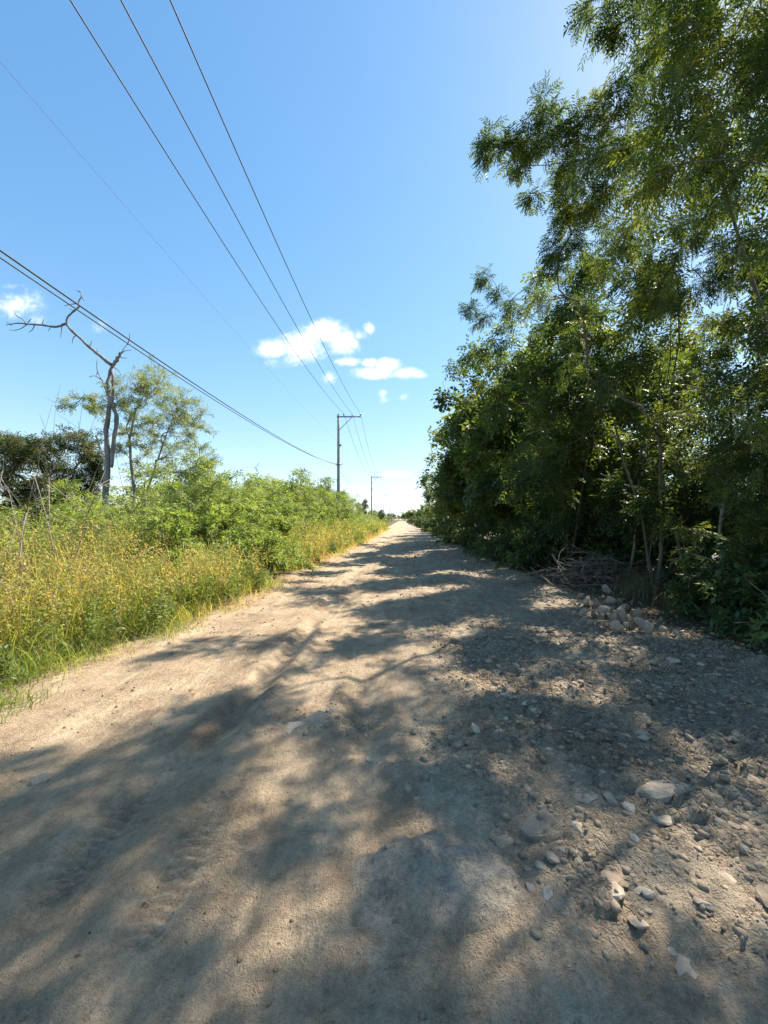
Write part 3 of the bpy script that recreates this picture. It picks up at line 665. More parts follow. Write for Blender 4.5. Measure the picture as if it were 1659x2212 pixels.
    for i, (bx, by) in enumerate(RT):
        s = own == i
        if not s.any(): continue
        c = C[s]; rr = R[s]; base = (bx, by, gz(bx, by) - .1); rs = np.random.default_rng(100 + i); d = np.hypot(c[:, 1], c[:, 0])
        stems = []
        top = c[:, 2].max() * .82
        for k in range(3 if i < 9 else 2):
            a = rs.uniform(0, 6.28); ln = np.array([math.cos(a) * .9 - .7 * (k < 2), math.sin(a) * .9, 0])
            stems.append([np.array(base) + np.array([0, 0, top * t]) + ln * (t ** 1.3) * 1.5 + rs.normal(size=3) * .07 for t in (.1, .22, .36, .5, .65, .8)])
        near = d < 9.5; mid = (~near) & (d < 15); far = ~(near | mid)
        deep = c[:, 0] > 6.6; 
        spec = [(near & ~deep, 7, 8, .19, FEATHER), (near & deep, 8, 8, .26, FEATHER_MID), (mid, 7, 8, .25, FEATHER_MID), (far, 7, 7, .34, FEATHER_FAR)]
        build_tree('feathery_tree', base, stems, c, rr, RLAB[i], 'tree', 'feathery trees along the shaded verge', M_TREE, M_BARK, .036 if i in (0, 2, 12) else .055, spec, None, None, None, 200 + i, .5, .25, .45, .17, .0035, 1.0, .58, pods=220 if i == 0 else 0)
def vn(x, y): return float(fbm(np.array(float(x) * .6 + 50), np.array(float(y) * .6 + 50), 2)) - .5
right_wall()

# far trees carry on along the right verge: one tree built, the rest copies
def far_right():
    r = np.random.default_rng(31); protos = []
    for k in range(2):
        C = []; R = []
        while len(C) < 36:
            p = r.normal(size=3) * np.array([1.25, 1.5, 1.5]) + np.array([-.6, 0, 5.0])
            if p[2] < 1.2 or p[2] > 8.4: continue
            C.append(p); R.append(r.uniform(.5, .8))
        stems = [[(.2 * math.cos(a) * t * 4, .25 * math.sin(a) * t * 4, 5 * t) for t in (.15, .35, .6, .85)] for a in (0, 2.1, 4.2)]
        protos.append(build_tree('feathery_tree', (0, 0, 0), stems, C, R, 'x', 'tree', 'feathery trees far along the shaded verge', M_TREE, M_BARK, .13, 7, 8, .42, FEATHER_FAR, 40 + k, .45, .3, .5, .15))
    spots = [(5.2, 30, 1.0), (5.6, 35, .95), (5.2, 40, .85), (6.0, 46, .8), (5.4, 53, .62), (5.8, 62, .6), (5.3, 74, .55), (6.5, 90, .6), (5.5, 112, .6), (7, 140, .75), (5.2, 180, .8), (4.2, 230, .9), (2.0, 290, .9)]
    for i, (x, y, s) in enumerate(spots):
        o = protos[i] if i < 2 else copy_tree(protos[i % 2]); o.location = (x, y, -.1); o.rotation_euler = (0, 0, r.uniform(-.6, .6) + (0 if i % 3 else 1.4)); o.scale = (s * .95, s * 1.1, s)
        o["label"] = ORD[i] + ' feathery tree past the end of the dense tree wall on the shaded verge'
far_right()

# ------------------------------------------------------------------ understory bushes
def bush_clumps(r, n, rx, ry, h, rad):
    C = []; 
    while len(C) < n:
        p = norm(r.normal(size=3)) * r.random() ** .4; p[2] = abs(p[2])
        C.append(np.array([p[0] * rx, p[1] * ry, .12 + p[2] * h]))
    return np.array(C), r.uniform(.75, 1.25, n) * rad
def make_bush(name, seed, n, rx, ry, h, rad, mat, leaf, ntw, nlf, tm, label, group=None, cat='bush', droop=.3, up=.5, bark=None, tone=.45, tonev=.15, r0=.03):
    r = np.random.default_rng(seed); C, R = bush_clumps(r, n, rx, ry, h, rad)
    stems = [[(math.cos(a) * rx * .25 * t, math.sin(a) * ry * .25 * t, h * .5 * t) for t in (.3, .7, 1)] for a in (0, 2.1, 4.2)]
    o = build_tree(name, (0, 0, 0), stems, C, R, label, cat, group, mat, bark or M_TWIG, r0, ntw, nlf, leaf, tm, seed, droop, up, tone, tonev, .003)
    for ch in o.children:
        ch.name = 'stem' if ch.name.startswith('trunk') else 'foliage'
    return o
def place(o, x, y, s=1.0, rz=0.0, label=None, z=None):
    o.location = (x, y, (gz(x, y) if abs(x) < 8.5 else -.2) - .03 if z is None else z)
    o.rotation_euler = (0, 0, rz); o.scale = (s, s, s) if np.ndim(s) == 0 else s
    if label: o["label"] = label
    return o

def right_under():
    gA = 'bushes along the shaded verge'
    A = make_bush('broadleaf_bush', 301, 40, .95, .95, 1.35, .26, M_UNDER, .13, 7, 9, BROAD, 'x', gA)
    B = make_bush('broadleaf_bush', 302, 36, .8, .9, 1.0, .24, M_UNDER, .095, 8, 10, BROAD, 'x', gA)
    spots = [(A, 5.15, 5.7, 1.05, 'dark broad-leaved bush nearest the camera on the shaded verge'),
             (B, 4.75, 6.1, .8, 'low leafy bush at the road edge in front of the dark broad-leaved bush'),
             (B, 6.4, 7.4, 1.2, 'leafy bush behind the dry grass beside the rock pile'),
             (A, 4.9, 4.7, .85, 'dark leafy bush low at the photo edge where the verge meets the road'),
             (A, 4.15, 12.0, 1.15, 'rounded dark green bush just beyond the branch pile'),
             (B, 3.75, 14.2, 1.25, 'dark green bush second beyond the branch pile'),
             (A, 3.75, 17.0, 1.1, 'mid-distance bush under the leaning trees, third beyond the branch pile'),
             (B, 3.5, 20.5, 1.35, 'sunlit-topped bush under the leaning trees, fourth beyond the branch pile'),
             (A, 3.5, 24.5, 1.25, 'bush at the foot of the pale feathery tree'),
             (B, 3.6, 29, 1.5, None), (A, 3.9, 34, 1.4, None), (B, 3.6, 40, 1.6, None), (A, 3.8, 48, 1.5, None), (B, 3.7, 58, 1.8, None), (A, 3.8, 72, 1.7, None), (B, 3.9, 90, 2.0, None), (A, 4, 115, 2.0, None), (B, 3.6, 150, 2.3, None),
             (A, 6.2, 10.6, 1.3, 'shaded bush in the gloom behind the branch pile'), (B, 7.2, 9, 1.6, 'shaded bush deep in the thicket above the dry grass'),
             (A, 6.0, 14, 1.5, 'shaded bush between the trunks beyond the branch pile'), (B, 6.4, 18, 1.8, 'shaded bush between the mid-distance trunks'), (A, 7.6, 6.2, 1.5, 'tall shaded bush deep behind the nearest broad-leaved bush'), (A, 7.5, 12.5, 1.9, 'tall shaded bush deep behind the rounded dark bush')]
    spots += [((A, B)[k % 2], 9.2 + 2.2 * (k % 3), 4.5 + 1.9 * k, 2.5, 'tall shaded bush closing the thicket far behind the roadside trees') for k in range(13)]
    used = set(); r = np.random.default_rng(5)
    nf = nd = 0
    for p, x, y, s, lab in spots:
        if lab is None: lab = ORD[nf] + ' small far bush past the dense tree wall on the shaded verge'; nf += 1
        elif lab.startswith('tall shaded bush closing'): lab = ORD[nd] + ' tall bush, from near to far, in the deep shade behind the trees'; nd += 1
        o = p if p.name not in used else copy_tree(p); used.add(p.name)
        place(o, x, y, s, r.uniform(0, 6.28), lab)
    # saplings and bare stems standing in the gloom
    for i, (x, y, h, lx) in enumerate([(5.6, 9.6, 3.6, .5), (6.2, 8.4, 4.2, -.6), (4.9, 12.8, 3.4, .4), (5.9, 7.2, 4.4, .3), (6.8, 9.0, 4.6, -.9), (5.3, 14.1, 3.8, -.4), (6.6, 6.6, 4.4, .5), (7.2, 11, 5, .7)]):
        g = G(); b = np.array([x, y, gz(x, y) - .05]); pts = [b + np.array([lx * t + .06 * math.sin(7 * t + i), .3 * t * math.sin(i), h * t]) for t in np.linspace(0, 1, 9)]
        tube(g, pts, np.linspace(.035, .012, 9), 6)
        for k in range(5):
            q = pts[3 + k]; d = r.normal(size=3) * .6; d[2] = abs(d[2]) * .6 + .2
            tube(g, [q, q + d * .5, q + d + np.array([0, 0, -.08])], [.011, .008, .004], 4)
        labs = ['thin leaning pale stem rising behind the branch pile', 'bare forked stem in the thicket above the dry grass', 'thin bare stem beside the rounded dark bush', 'leaning bare stem behind the nearest dark bushes',
                'strongly tilted bare stem deep in the thicket above the rock pile', 'bare stem in the gloom beyond the rounded dark bush', 'bare stem near the photo edge behind the broad-leaved bush', 'long bare stem deep behind the branch pile']
        tag(g.obj('sapling', M_TWIG, None, True, tuple(b)), labs[i], 'sapling', 'bare stems in the thicket')
right_under()

# ------------------------------------------------------------------ branch pile, rock pile, dry grass beside them
def piles():
    r = np.random.default_rng(77)
    e = empty('branch_pile', (4.55, 9.2, gz(4.55, 9.2)))
    for i in range(120):
        a = r.normal() * .55 + (0 if r.random() < .6 else r.uniform(-1.5, 1.5)); L = r.uniform(.6, 1.9); rad = r.uniform(.006, .017) * (1.7 if i < 12 else 1)
        c = np.array([r.normal() * .5, r.normal() * .4, 0]); top = .8 * math.exp(-(c[0] ** 2 / .6 + c[1] ** 2 / .4)); c[2] = r.uniform(.05, max(.12, top))
        d = np.array([math.cos(a), math.sin(a) * .8, r.uniform(-.55, .45)]); d /= np.linalg.norm(d); bend = r.normal(size=3) * .3
        t = np.linspace(-.5, .5, 7); pts = c + d * L * t[:, None] + bend * (1 - (2 * t[:, None]) ** 2) * L * .5 - np.array([0, 0, .3]) * (t[:, None] ** 2) * L * .7
        pts[:, 2] = np.maximum(pts[:, 2], .015)
        g = G(); tube(g, pts, rad * np.linspace(1, .45, 7), 5)
        for k in range(3):
            q = pts[r.integers(2, 6)]; dd = d * r.uniform(.1, .3) + r.normal(size=3) * .13; tube(g, [q, q + dd * .6, q + dd], [rad * .5, rad * .4, rad * .2], 4)
        g.obj('branch', M_BRUSH, e, True)
    tag(e, 'heap of dry cut branches on the shaded verge beside the rock pile', 'branch pile')
    e = empty('rock_pile', (3.75, 7.15, gz(3.75, 7.15)))
    spec = [(1268, 1300, 20), (1300, 1318, 22), (1345, 1332, 24), (1390, 1350, 26), (1330, 1352, 20), (1305, 1350, 18), (1285, 1325, 16), (1318, 1300, 16), (1312, 1275, 18), (1352, 1312, 18), (1365, 1345, 17), (1260, 1325, 13), (1275, 1345, 11), (1340, 1300, 14), (1290, 1306, 14), (1322, 1335, 19), (1300, 1335, 15), (1352, 1356, 11), (1248, 1312, 10), (1375, 1325, 14), (1255, 1290, 12), (1430, 1362, 15), (1460, 1372, 11), (1240, 1328, 8), (1262, 1340, 8)]
    RK = [stone_mesh(40 + k, .75, 3, 'rock', M_PALE, (.36, .6)) for k in range(8)]
    for i, (px, py, rp) in enumerate(spec):
        x, y = ground_px(px, py + rp * .6); rr = rp * y / FPX * .92
        o = bpy.data.objects.new('rock', RK[i % 8]); COL.objects.link(o); o.parent = e
        heap = .035 * math.exp(-((x - 3.65) / .45) ** 2 - ((y - 7.3) / .6) ** 2) if rp > 12 else 0
        o.location = (x - 3.75, y - 7.15, rr * .35 + heap * r.uniform(.2, 1)); o.scale = (rr, rr, rr); o.rotation_euler = tuple(r.uniform(0, 6.28, 3))
    g = G(); N = 160; o6 = np.array([[1, 0, 0], [-1, 0, 0], [0, 1, 0], [0, -1, 0], [0, 0, .8], [0, 0, -.8]]); f8 = np.array([[0, 2, 4], [2, 1, 4], [1, 3, 4], [3, 0, 4], [2, 0, 5], [1, 2, 5], [3, 1, 5], [0, 3, 5]])
    x = 3.6 + r.normal(size=N) * .4; y = 7.1 + r.normal(size=N) * .6; sz = .012 + .04 * r.random(N) ** 2
    V = (o6[None] + r.normal(size=(N, 6, 3)) * .28) * sz[:, None, None] + np.stack([x - 3.75, y - 7.15, road_h(x, y) - gz(3.75, 7.15) + sz * .3], -1)[:, None]
    g.add(V.reshape(-1, 3), None, (f8[None] + (np.arange(N) * 6)[:, None, None]).reshape(-1, 3)); tag(g.obj('chippings', M_PALE, e), kind='stuff')
    tag(e, 'heap of pale limestone rocks dumped at the road edge before the branch pile', 'rock pile')
    N = 900; y = 1.2 * np.exp(r.random(N) * math.log(8)); x = np.where(r.random(N) < .6, r.normal(size=N) * .35 - np.where(r.random(N) < .5, 1.2, .2), r.uniform(-3.2, .5, N)); sz = (.003 + .008 * r.random(N) ** 4) * (.8 + .12 * y)
    o6 = np.array([[1, 0, 0], [-1, 0, 0], [0, 1, 0], [0, -1, 0], [0, 0, .8], [0, 0, -.8]]); f8 = np.array([[0, 2, 4], [2, 1, 4], [1, 3, 4], [3, 0, 4], [2, 0, 5], [1, 2, 5], [3, 1, 5], [0, 3, 5]])
    V = (o6[None] + r.normal(size=(N, 6, 3)) * .3) * sz[:, None, None] + np.stack([x, y, road_h(x, y) + sz * .2], -1)[:, None]; g = G()
    g.add(V.reshape(-1, 3), None, (f8[None] + (np.arange(N) * 6)[:, None, None]).reshape(-1, 3), 0.0); tag(g.obj('soil_clods', M_DIRT, ROAD), kind='stuff')
    # strappy dry grass clumps between the rocks and the bushes
    for i, (x, y, n, L) in enumerate(((4.45, 7.5, 90, .75), (4.95, 7.9, 90, .85), (4.7, 6.9, 60, .55), (5.5, 8.6, 80, 1.0))):
        g = G(); blades(g, np.tile(np.array([[x, y]]), (n, 1)) + r.normal(size=(n, 2)) * .16, L * r.uniform(.5, 1.1, n), .01, r.uniform(.3, 1, n), r, lean=.9)
        lab = ['dry strappy grass clump right behind the rock pile', 'strappy grass clump between the branch pile and the dark bush', 'small grass tuft at the road edge right of the rock pile', 'tall strappy grass clump deep behind the rock pile'][i]
        tag(g.obj('grass_clump', M_STRAP, None, False, (x, y, gz(x, y))), lab, 'grass clump', 'grass clumps by the rock pile')
    # fallen leaves and twigs along the shaded edge
    N = 2600; y = 3.2 * np.exp(r.random(N) * math.log(9)); x = edge_right(y) + r.normal(size=N) * .4 + .25; k = r.random(N) < .16
    x = np.where(k, r.uniform(-3.3, 3.6, N), x); g = G()
    O = np.stack([x, y, road_h(x, y) + .006], -1); F = r.normal(size=(N, 3)); F[:, 2] *= .25
    scatter(g, BROAD[0], O, F, np.array([0, 0, 1.]) + r.normal(size=(N, 3)) * .3, r.uniform(.025, .06, N) * (.8 + .05 * y), r.random(N))
    tag(g.obj('leaf_litter', M_DRY), 'dry fallen leaves scattered along the shaded road edge', 'leaf litter', None, 'stuff')

def blades(g, XY, H, w, tone, r, lean=.5, z=None, segs=4):
    n = len(XY); a = r.uniform(0, 6.28, n); ln = H * lean * r.uniform(.25, 1.1, n); t = np.linspace(0, 1, segs)
    base = np.stack([XY[:, 0], XY[:, 1], road_h(XY[:, 0], XY[:, 1]) - .03 if z is None else z], -1)
    dx = np.stack([np.cos(a), np.sin(a), np.zeros(n)], -1)
    p = base[:, None] + dx[:, None] * (ln[:, None] * t ** 1.8)[..., None]; p[..., 2] += H[:, None] * (t - .28 * (lean * t ** 2.6))
    sd = np.stack([-np.sin(a), np.cos(a), np.zeros(n)], -1) * .75 + r.normal(size=(n, 3)) * .3
    wd = (np.broadcast_to(w, (n,))[:, None] * np.array([.75, 1, .75, .12])[None, :segs])[..., None] * .5
    V = np.stack([p - sd[:, None] * wd, p + sd[:, None] * wd], 2).reshape(-1, 3)
    i = np.arange(n)[:, None] * segs * 2 + np.arange(segs - 1)[None] * 2
    g.add(V, np.stack([i, i + 1, i + 3, i + 2], -1).reshape(-1, 4), None, np.repeat(tone, segs * 2))
piles()

# ------------------------------------------------------------------ left verge: tall grass, seeding stems, herbs
def left_weeds():
    r = np.random.default_rng(99)
    def spots(n, off0, off1, y0=1.6, y1=70, pw=1.0):
        y = y0 * np.exp(r.random(n) ** pw * math.log(y1 / y0)); x = edge_left(y) - (off0 + (off1 - off0) * r.random(n)) + .3 * (fbm(y * 1.3, y * 0 + 3, 3) - .5) * 2
        ok = np.ones(n, bool)
        for bx, by, br in ((-3.75, 10.9, .75), (-4.75, 11.3, .7), (-4.9, 8.4, .6), (-4.95, 10, .6)):
            ok &= np.hypot((x - bx - .12) / br, (y - by + .55) / (br + .45)) > 1
        return x[ok], y[ok]
    # arching grass
    g = G(); x, y = spots(1700, -.2, 1.5); n = len(x); k = 17
    patch = fbm(x * .8 + 11, y * .5 + 3, 3)
    tn = np.clip(.58 + (patch - .5) * 2.2 - .42 * sstep(4.4, 3.0, y) + .1 * sstep(9, 16, y) + .12 * r.normal(size=n), .02, .98)
    off = -(x - edge_left(y)); Hh = np.clip(.22 + .75 * off, .16, 1.2) * (.75 + .5 * r.random(n)) * (1 + .25 * sstep(12, 30, y))
    X = np.repeat(x, k) + r.normal(size=n * k) * .09 * np.repeat(1 + .03 * y, k); Y = np.repeat(y, k) + r.normal(size=n * k) * .09 * np.repeat(1 + .05 * y, k)
    blades(g, np.stack([X, Y], -1), np.repeat(Hh, k) * r.uniform(.35, 1.2, n * k), .0065 * (.75 + .11 * np.repeat(y, k)), np.clip(np.repeat(tn, k) + r.normal(size=n * k) * .14, 0, 1), r, .75)
    x, y = spots(620, .5, 4.2, 2.2, 40); n = len(x); k = 13; off = edge_left(y) - x
    tn = np.clip(.38 + (fbm(x * .8 + 41, y * .5 + 3, 3) - .5) * 2.0 - .2 * sstep(5, 3, y), .02, .95); Hh = np.clip(.8 + .28 * off, .7, 1.6) * r.uniform(.8, 1.25, n)
    X = np.repeat(x, k) + r.normal(size=n * k) * .08; Y = np.repeat(y, k) + r.normal(size=n * k) * .08 * np.repeat(1 + .05 * y, k)
    blades(g, np.stack([X, Y], -1), np.repeat(Hh, k) * r.uniform(.55, 1.15, n * k), .0085 * (.75 + .11 * np.repeat(y, k)), np.clip(np.repeat(tn, k) + r.normal(size=n * k) * .12, 0, 1), r, .55)
    tag(g.obj('tall_grass', M_GRASS), 'tall yellow-green grass arching along the sunlit road edge', 'grass', None, 'stuff')
    # seeding stems with tan plumes
    g = G(); x, y = spots(2300, .1, 3.6); n = len(x); off = edge_left(y) - x
    H = np.clip(.75 + .36 * off, .6, 1.45) * r.uniform(.75, 1.2, n); a = r.uniform(0, 6.28, n); ln = r.uniform(.05, .35, n) * H
    t = np.linspace(0, 1, 4); base = np.stack([x, y, road_h(x, y) - .03], -1); dv = np.stack([np.cos(a) * ln, np.sin(a) * ln, H], -1)
    pts = base[:, None] + np.stack([dv[:, None, 0] * t ** 1.8, dv[:, None, 1] * t ** 1.8, dv[:, None, 2] * t], -1)
    tone = np.clip(.42 + (fbm(x * .7, y * .5 + 30, 3) - .5) * 2.4 + r.normal(size=n) * .18, 0, 1)
    wf = .8 + .1 * y
    many_tubes(g, pts, np.outer(.0028 * wf, np.linspace(1, .6, 4)), 3, tone)
    k = 26; tt = r.uniform(.58, 1.02, (n, k)); pos = base[:, None] + np.stack([dv[:, None, 0] * tt ** 1.8, dv[:, None, 1] * tt ** 1.8, dv[:, None, 2] * tt], -1) + r.normal(size=(n, k, 3)) * .035
    scatter(g, quad_leaf(.34), pos.reshape(-1, 3), r.normal(size=(n * k, 3)) + np.array([0, 0, .5]), r.normal(size=(n * k, 3)), (r.uniform(.018, .042, (n, k)) * wf[:, None]).ravel(), np.clip(np.repeat(tone, k) + r.normal(size=n * k) * .2, 0, 1))
    tag(g.obj('seeding_grass', M_GRASS), 'tan seeding grass stems mixed through the sunlit weeds', 'grass', None, 'stuff')
    # leafy herbs
    g = G(); x, y = spots(2700, .1, 5.0, 2.0, 60); n = len(x); off = edge_left(y) - x
    H = np.clip(.5 + .4 * off, .4, 1.55) * r.uniform(.55, 1.2, n); a = r.uniform(0, 6.28, n); ln = r.uniform(.05, .35, n) * H
    base = np.stack([x, y, np.where(x > -8, road_h(x, y), -.2) - .03], -1); dv = np.stack([np.cos(a) * ln, np.sin(a) * ln, H], -1)
    pts = base[:, None] + dv[:, None] * t[None, :, None]; wf = .8 + .09 * y
    many_tubes(g, pts, np.outer(.003 * wf, np.linspace(1, .5, 4)), 3, .7)
    tone = np.clip(.4 + (fbm(x * .9 + 70, y * .6 + 30, 3) - .5) * 2.6 + r.normal(size=n) * .16, 0, 1)
    k = 42; tt = r.uniform(.22, 1.03, (n, k)); side = r.normal(size=(n, k, 3)) * np.array([1, 1, .3]); side = norm(side)
    rad = .16 * (1.05 - .6 * tt) * (H / 1.2)[:, None] * r.random((n, k))
    pos = base[:, None] + dv[:, None] * tt[..., None] + side * rad[..., None]
    scatter(g, quad_leaf(.42), pos.reshape(-1, 3), (side + r.normal(size=side.shape) * .4 + np.array([0, 0, .1])).reshape(-1, 3), (np.array([0, 0, 1.]) + r.normal(size=side.shape) * .5).reshape(-1, 3), (r.uniform(.024, .066, (n, k)) * wf[:, None]).ravel(), np.clip(np.repeat(tone, k) + r.normal(size=n * k) * .15, 0, 1))
    tag(g.obj('herb_thicket', M_SHRUB), 'tangled green herbs behind the sunlit roadside grass', 'weeds', None, 'stuff')
left_weeds()

# ------------------------------------------------------------------ left bushes and scrub
def left_bushes():
    r = np.random.default_rng(123); used = set()
    gB = 'bright green bushes on the sunlit verge'; gS = 'olive scrub bushes behind the sunlit weeds'
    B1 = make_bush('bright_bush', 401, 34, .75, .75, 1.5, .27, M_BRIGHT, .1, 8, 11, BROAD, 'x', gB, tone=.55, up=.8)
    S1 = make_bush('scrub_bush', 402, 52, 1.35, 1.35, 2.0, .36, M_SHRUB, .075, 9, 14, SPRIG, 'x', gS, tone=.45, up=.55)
    S2 = make_bush('scrub_bush', 403, 44, 1.2, 1.3, 1.6, .4, M_SHRUB, .085, 8, 12, SPRIG, 'x', gS, tone=.5, up=.4, droop=.5)
    def go(p, px, y, top, lab, wid=1.0):
        """bush whose top shows at pixel row `top` at depth y"""
        x = (px - VX) / FPX * y; h = EYE + (VY - top) / FPX * y; h0 = {B1.name: 1.72, S1.name: 2.1, S2.name: 1.75}[p.name]
        o = p if p.name not in used else copy_tree(p); used.add(p.name); s = h / h0
        place(o, x, y, (s * wid, s * wid, s), r.uniform(0, 6.28), lab)
    go(B1, 583, 10.9, 1085, 'bright green bush standing tallest out of the yellow roadside grass'); go(B1, 510, 11.3, 1078, 'bright green bush just left of the tallest bright one in the weeds')
    go(B1, 690, 25, 1092, 'bright green bush at the foot of the nearest utility pole'); go(B1, 655, 23, 1105, 'bright green bush just left of the nearest utility pole foot'); go(B1, 745, 33, 1112, 'bright green bush right beyond the nearest utility pole', 1.3)
    go(B1, 370, 8.4, 1085, 'leafy green bush below the twin-stemmed leafy tree'); go(B1, 455, 10, 1080, 'leafy green bush right of the leafy tree foot')
    go(S1, 60, 8.0, 1040, 'olive scrub bush at the photo edge below the dark thicket'); go(S2, 180, 8.6, 1050, 'tangled scrub bush below the bare dead tree'); go(S1, 300, 9.6, 1048, 'scrub bush at the foot of the leafy tree')
    go(S2, 410, 11.5, 985, 'olive scrub bush right under the leafy tree crown', .8); go(S1, 470, 14, 975, 'tall olive scrub bush at the right of the leafy tree', .75); go(S1, 440, 17, 985, 'tall olive scrub behind the leafy tree', .8)
    for q, (px, y, top) in enumerate(sorted(((-120, 11, 1050), (-30, 12, 1062), (60, 17, 1050), (130, 18, 1066), (200, 19, 1050), (255, 17, 1062), (310, 16, 1015), (360, 17, 1005), (265, 16, 1030), (215, 15.5, 1030), (-200, 18, 1040), (-90, 20, 1040), (400, 24, 1020)))):
        go((S1, S2)[int(r.integers(2))], px, y, top, ORD[q] + ' olive scrub bush from the left in the thicket behind the dead tree', 1.3)
    lab = ' olive scrub bush along the skyline from the leafy tree to the road end'
    for q, (px, y, top) in enumerate(sorted(((525, 19, 1030), (560, 22, 1035), (600, 24, 1042), (635, 26, 1032), (500, 25, 1020), (665, 30, 1045), (700, 34, 1050), (585, 32, 1040), (640, 38, 1045), (720, 42, 1062), (690, 44, 1050), (745, 52, 1080), (760, 58, 1086), (775, 68, 1092), (790, 85, 1096), (800, 100, 1100), (815, 130, 1106), (825, 170, 1108), (835, 220, 1109), (770, 110, 1096), (740, 80, 1075), (560, 45, 1045), (480, 30, 1010)))):
        go((S1, S2)[int(r.integers(2))], px, y, top - 14 * (px < 745), ORD[q] + lab, 1.15)
left_bushes()

# ------------------------------------------------------------------ left trees
def left_trees():
    r = np.random.default_rng(55)
    # bare dead tree
    Y = 12.5; e = empty('dead_tree', tuple(P(232, 1122, Y) * np.array([1, 1, 0]) + np.array([0, 0, -.2]))); b = np.array(e.location)
    g = G()
    def limb(px, rad, dz=None, sides=8):
        pts = np.array([P(p[0], p[1], Y + (p[2] if len(p) > 2 else 0)) for p in px]) - b
        t = np.linspace(0, len(pts) - 1, (len(pts) - 1) * 4 + 1); i = np.minimum(t.astype(int), len(pts) - 2); f = (t - i)[:, None]
        pm = pts[np.maximum(i - 1, 0)]; p0 = pts[i]; p1 = pts[i + 1]; pn = pts[np.minimum(i + 2, len(pts) - 1)]
        q = .5 * (2 * p0 + (p1 - pm) * f + (2 * pm - 5 * p0 + 4 * p1 - pn) * f ** 2 + (3 * p0 - pm - 3 * p1 + pn) * f ** 3)
        q = q + r.normal(size=q.shape) * min(rad) * .2 * (np.arange(len(q)) > 0)[:, None]
        tube(g, q, r.uniform(.84, 1.16, len(t)) * np.interp(t, np.arange(len(rad)) * (len(pts) - 1) / (len(rad) - 1), rad), sides)
    s = Y / FPX
    limb([(230, 1235), (228, 1080), (233, 1000), (229, 930), (237, 870), (233, 825), (243, 785)], [6.5 * s, 5.8 * s, 5 * s, 4.2 * s, 3 * s, 2.5 * s])
    limb([(240, 1010), (246, 950), (252, 905), (242, 868), (245, 835), (241, 800)], [3.5 * s, 4 * s, 3 * s, 2.5 * s])
    limb([(243, 790), (252, 778), (262, 762)], [3 * s, 3.4 * s, 2.6 * s])
    limb([(241, 788), (215, 768), (185, 742), (155, 715), (143, 700), (134, 702)], [4 * s, 3.2 * s, 2.6 * s, 2.4 * s, 2 * s])
    limb([(143, 700), (120, 706), (90, 702), (60, 700), (40, 698), (12, 702)], [2.3 * s, 2 * s, 1.6 * s, .7 * s], sides=5)
    limb([(145, 702), (146, 686), (160, 672), (171, 662), (170, 652), (176, 640), (172, 630)], [2.2 * s, 1.8 * s, 1.4 * s, .5 * s], sides=5)
    for px in ([(134, 702), (132, 720), (131, 730)], [(170, 655), (150, 658), (138, 661)], [(60, 700), (40, 712), (20, 713)], [(55, 698), (50, 690), (36, 682), (30, 670)], [(60, 697), (68, 688)], [(90, 702), (95, 690)], [(241, 786), (228, 775), (212, 762), (208, 752)], [(262, 764), (268, 752), (278, 740)], [(262, 772), (275, 774)], [(232, 855), (222, 825), (211, 806), (208, 812)], [(212, 808), (209, 790), (210, 775)], [(222, 822), (205, 812), (192, 815)], [(176, 640), (182, 650)], [(174, 630), (165, 628)], [(243, 792), (256, 800), (262, 812)], [(235, 900), (222, 885), (214, 878)], [(200, 756), (196, 745), (199, 735)], [(165, 724), (158, 730), (156, 742)], [(110, 705), (104, 716)], [(75, 701), (70, 712), (62, 718)], [(160, 672), (152, 668)], [(262, 764), (270, 758), (284, 756)], [(275, 745), (280, 730), (279, 718)], [(25, 702), (14, 694)], [(233, 1000), (220, 975), (212, 950)]):
        limb(px, [1.4 * s, .9 * s, .5 * s], sides=4)
    # trunk with the limbs that grow out of it
    g.obj('trunk', M_DEAD, e, True); tag(e, 'bare grey dead tree with one crooked limb reaching far to the left', 'dead tree')

    # leafy twin-stemmed tree beside it
    Y = 13.5; C = []; R = []
    cl = [(335, 800, 28), (310, 815, 30), (360, 815, 26), (290, 840, 26), (330, 845, 30), (370, 850, 28), (250, 850, 22), (225, 865, 18), (270, 870, 26), (310, 880, 26), (350, 885, 28), (200, 862, 16), (170, 868, 16), (140, 875, 14), (190, 880, 16), (240, 885, 20),
          (400, 850, 20), (420, 870, 22), (435, 895, 20), (410, 900, 24), (440, 925, 18), (385, 885, 22), (330, 920, 28), (370, 930, 26), (300, 935, 24), (410, 945, 24), (280, 905, 24), (350, 955, 24), (390, 970, 26), (430, 965, 20), (320, 970, 20), (265, 940, 18), (365, 1000, 24), (420, 1000, 26), (300, 1000, 18), (390, 1020, 26), (440, 1030, 26), (340, 1030, 24), (460, 990, 22), (455, 1010, 24), (255, 975, 18), (310, 855, 26), (345, 820, 26), (390, 905, 24), (290, 960, 20), (260, 825, 18), (320, 905, 26), (345, 915, 26), (375, 905, 24), (300, 820, 22), (355, 865, 26), (285, 885, 22), (330, 950, 24), (215, 890, 18), (400, 925, 24)]
    for px, py, rp in cl: C.append(P(px, py, Y + r.uniform(-1.0, 1.0))); R.append(rp * Y / FPX * 1.3)
    base = P(292, 1122, Y); base[2] = -.2
    stems = [[P(290, 1060, Y), P(283, 1000, Y), P(280, 950, Y), P(290, 900, Y)], [P(315, 1070, Y), P(335, 1010, Y + .2), P(352, 960, Y), P(365, 925, Y), P(380, 890, Y)]]
    build_tree('leafy_tree', tuple(base), stems, C, R, 'twin-stemmed leafy tree beside the bare dead tree', 'tree', None, M_LTREE, M_DEAD, .065, 12, 14, .1, SPRIG, 61, .25, .35, .62, .16, .004)
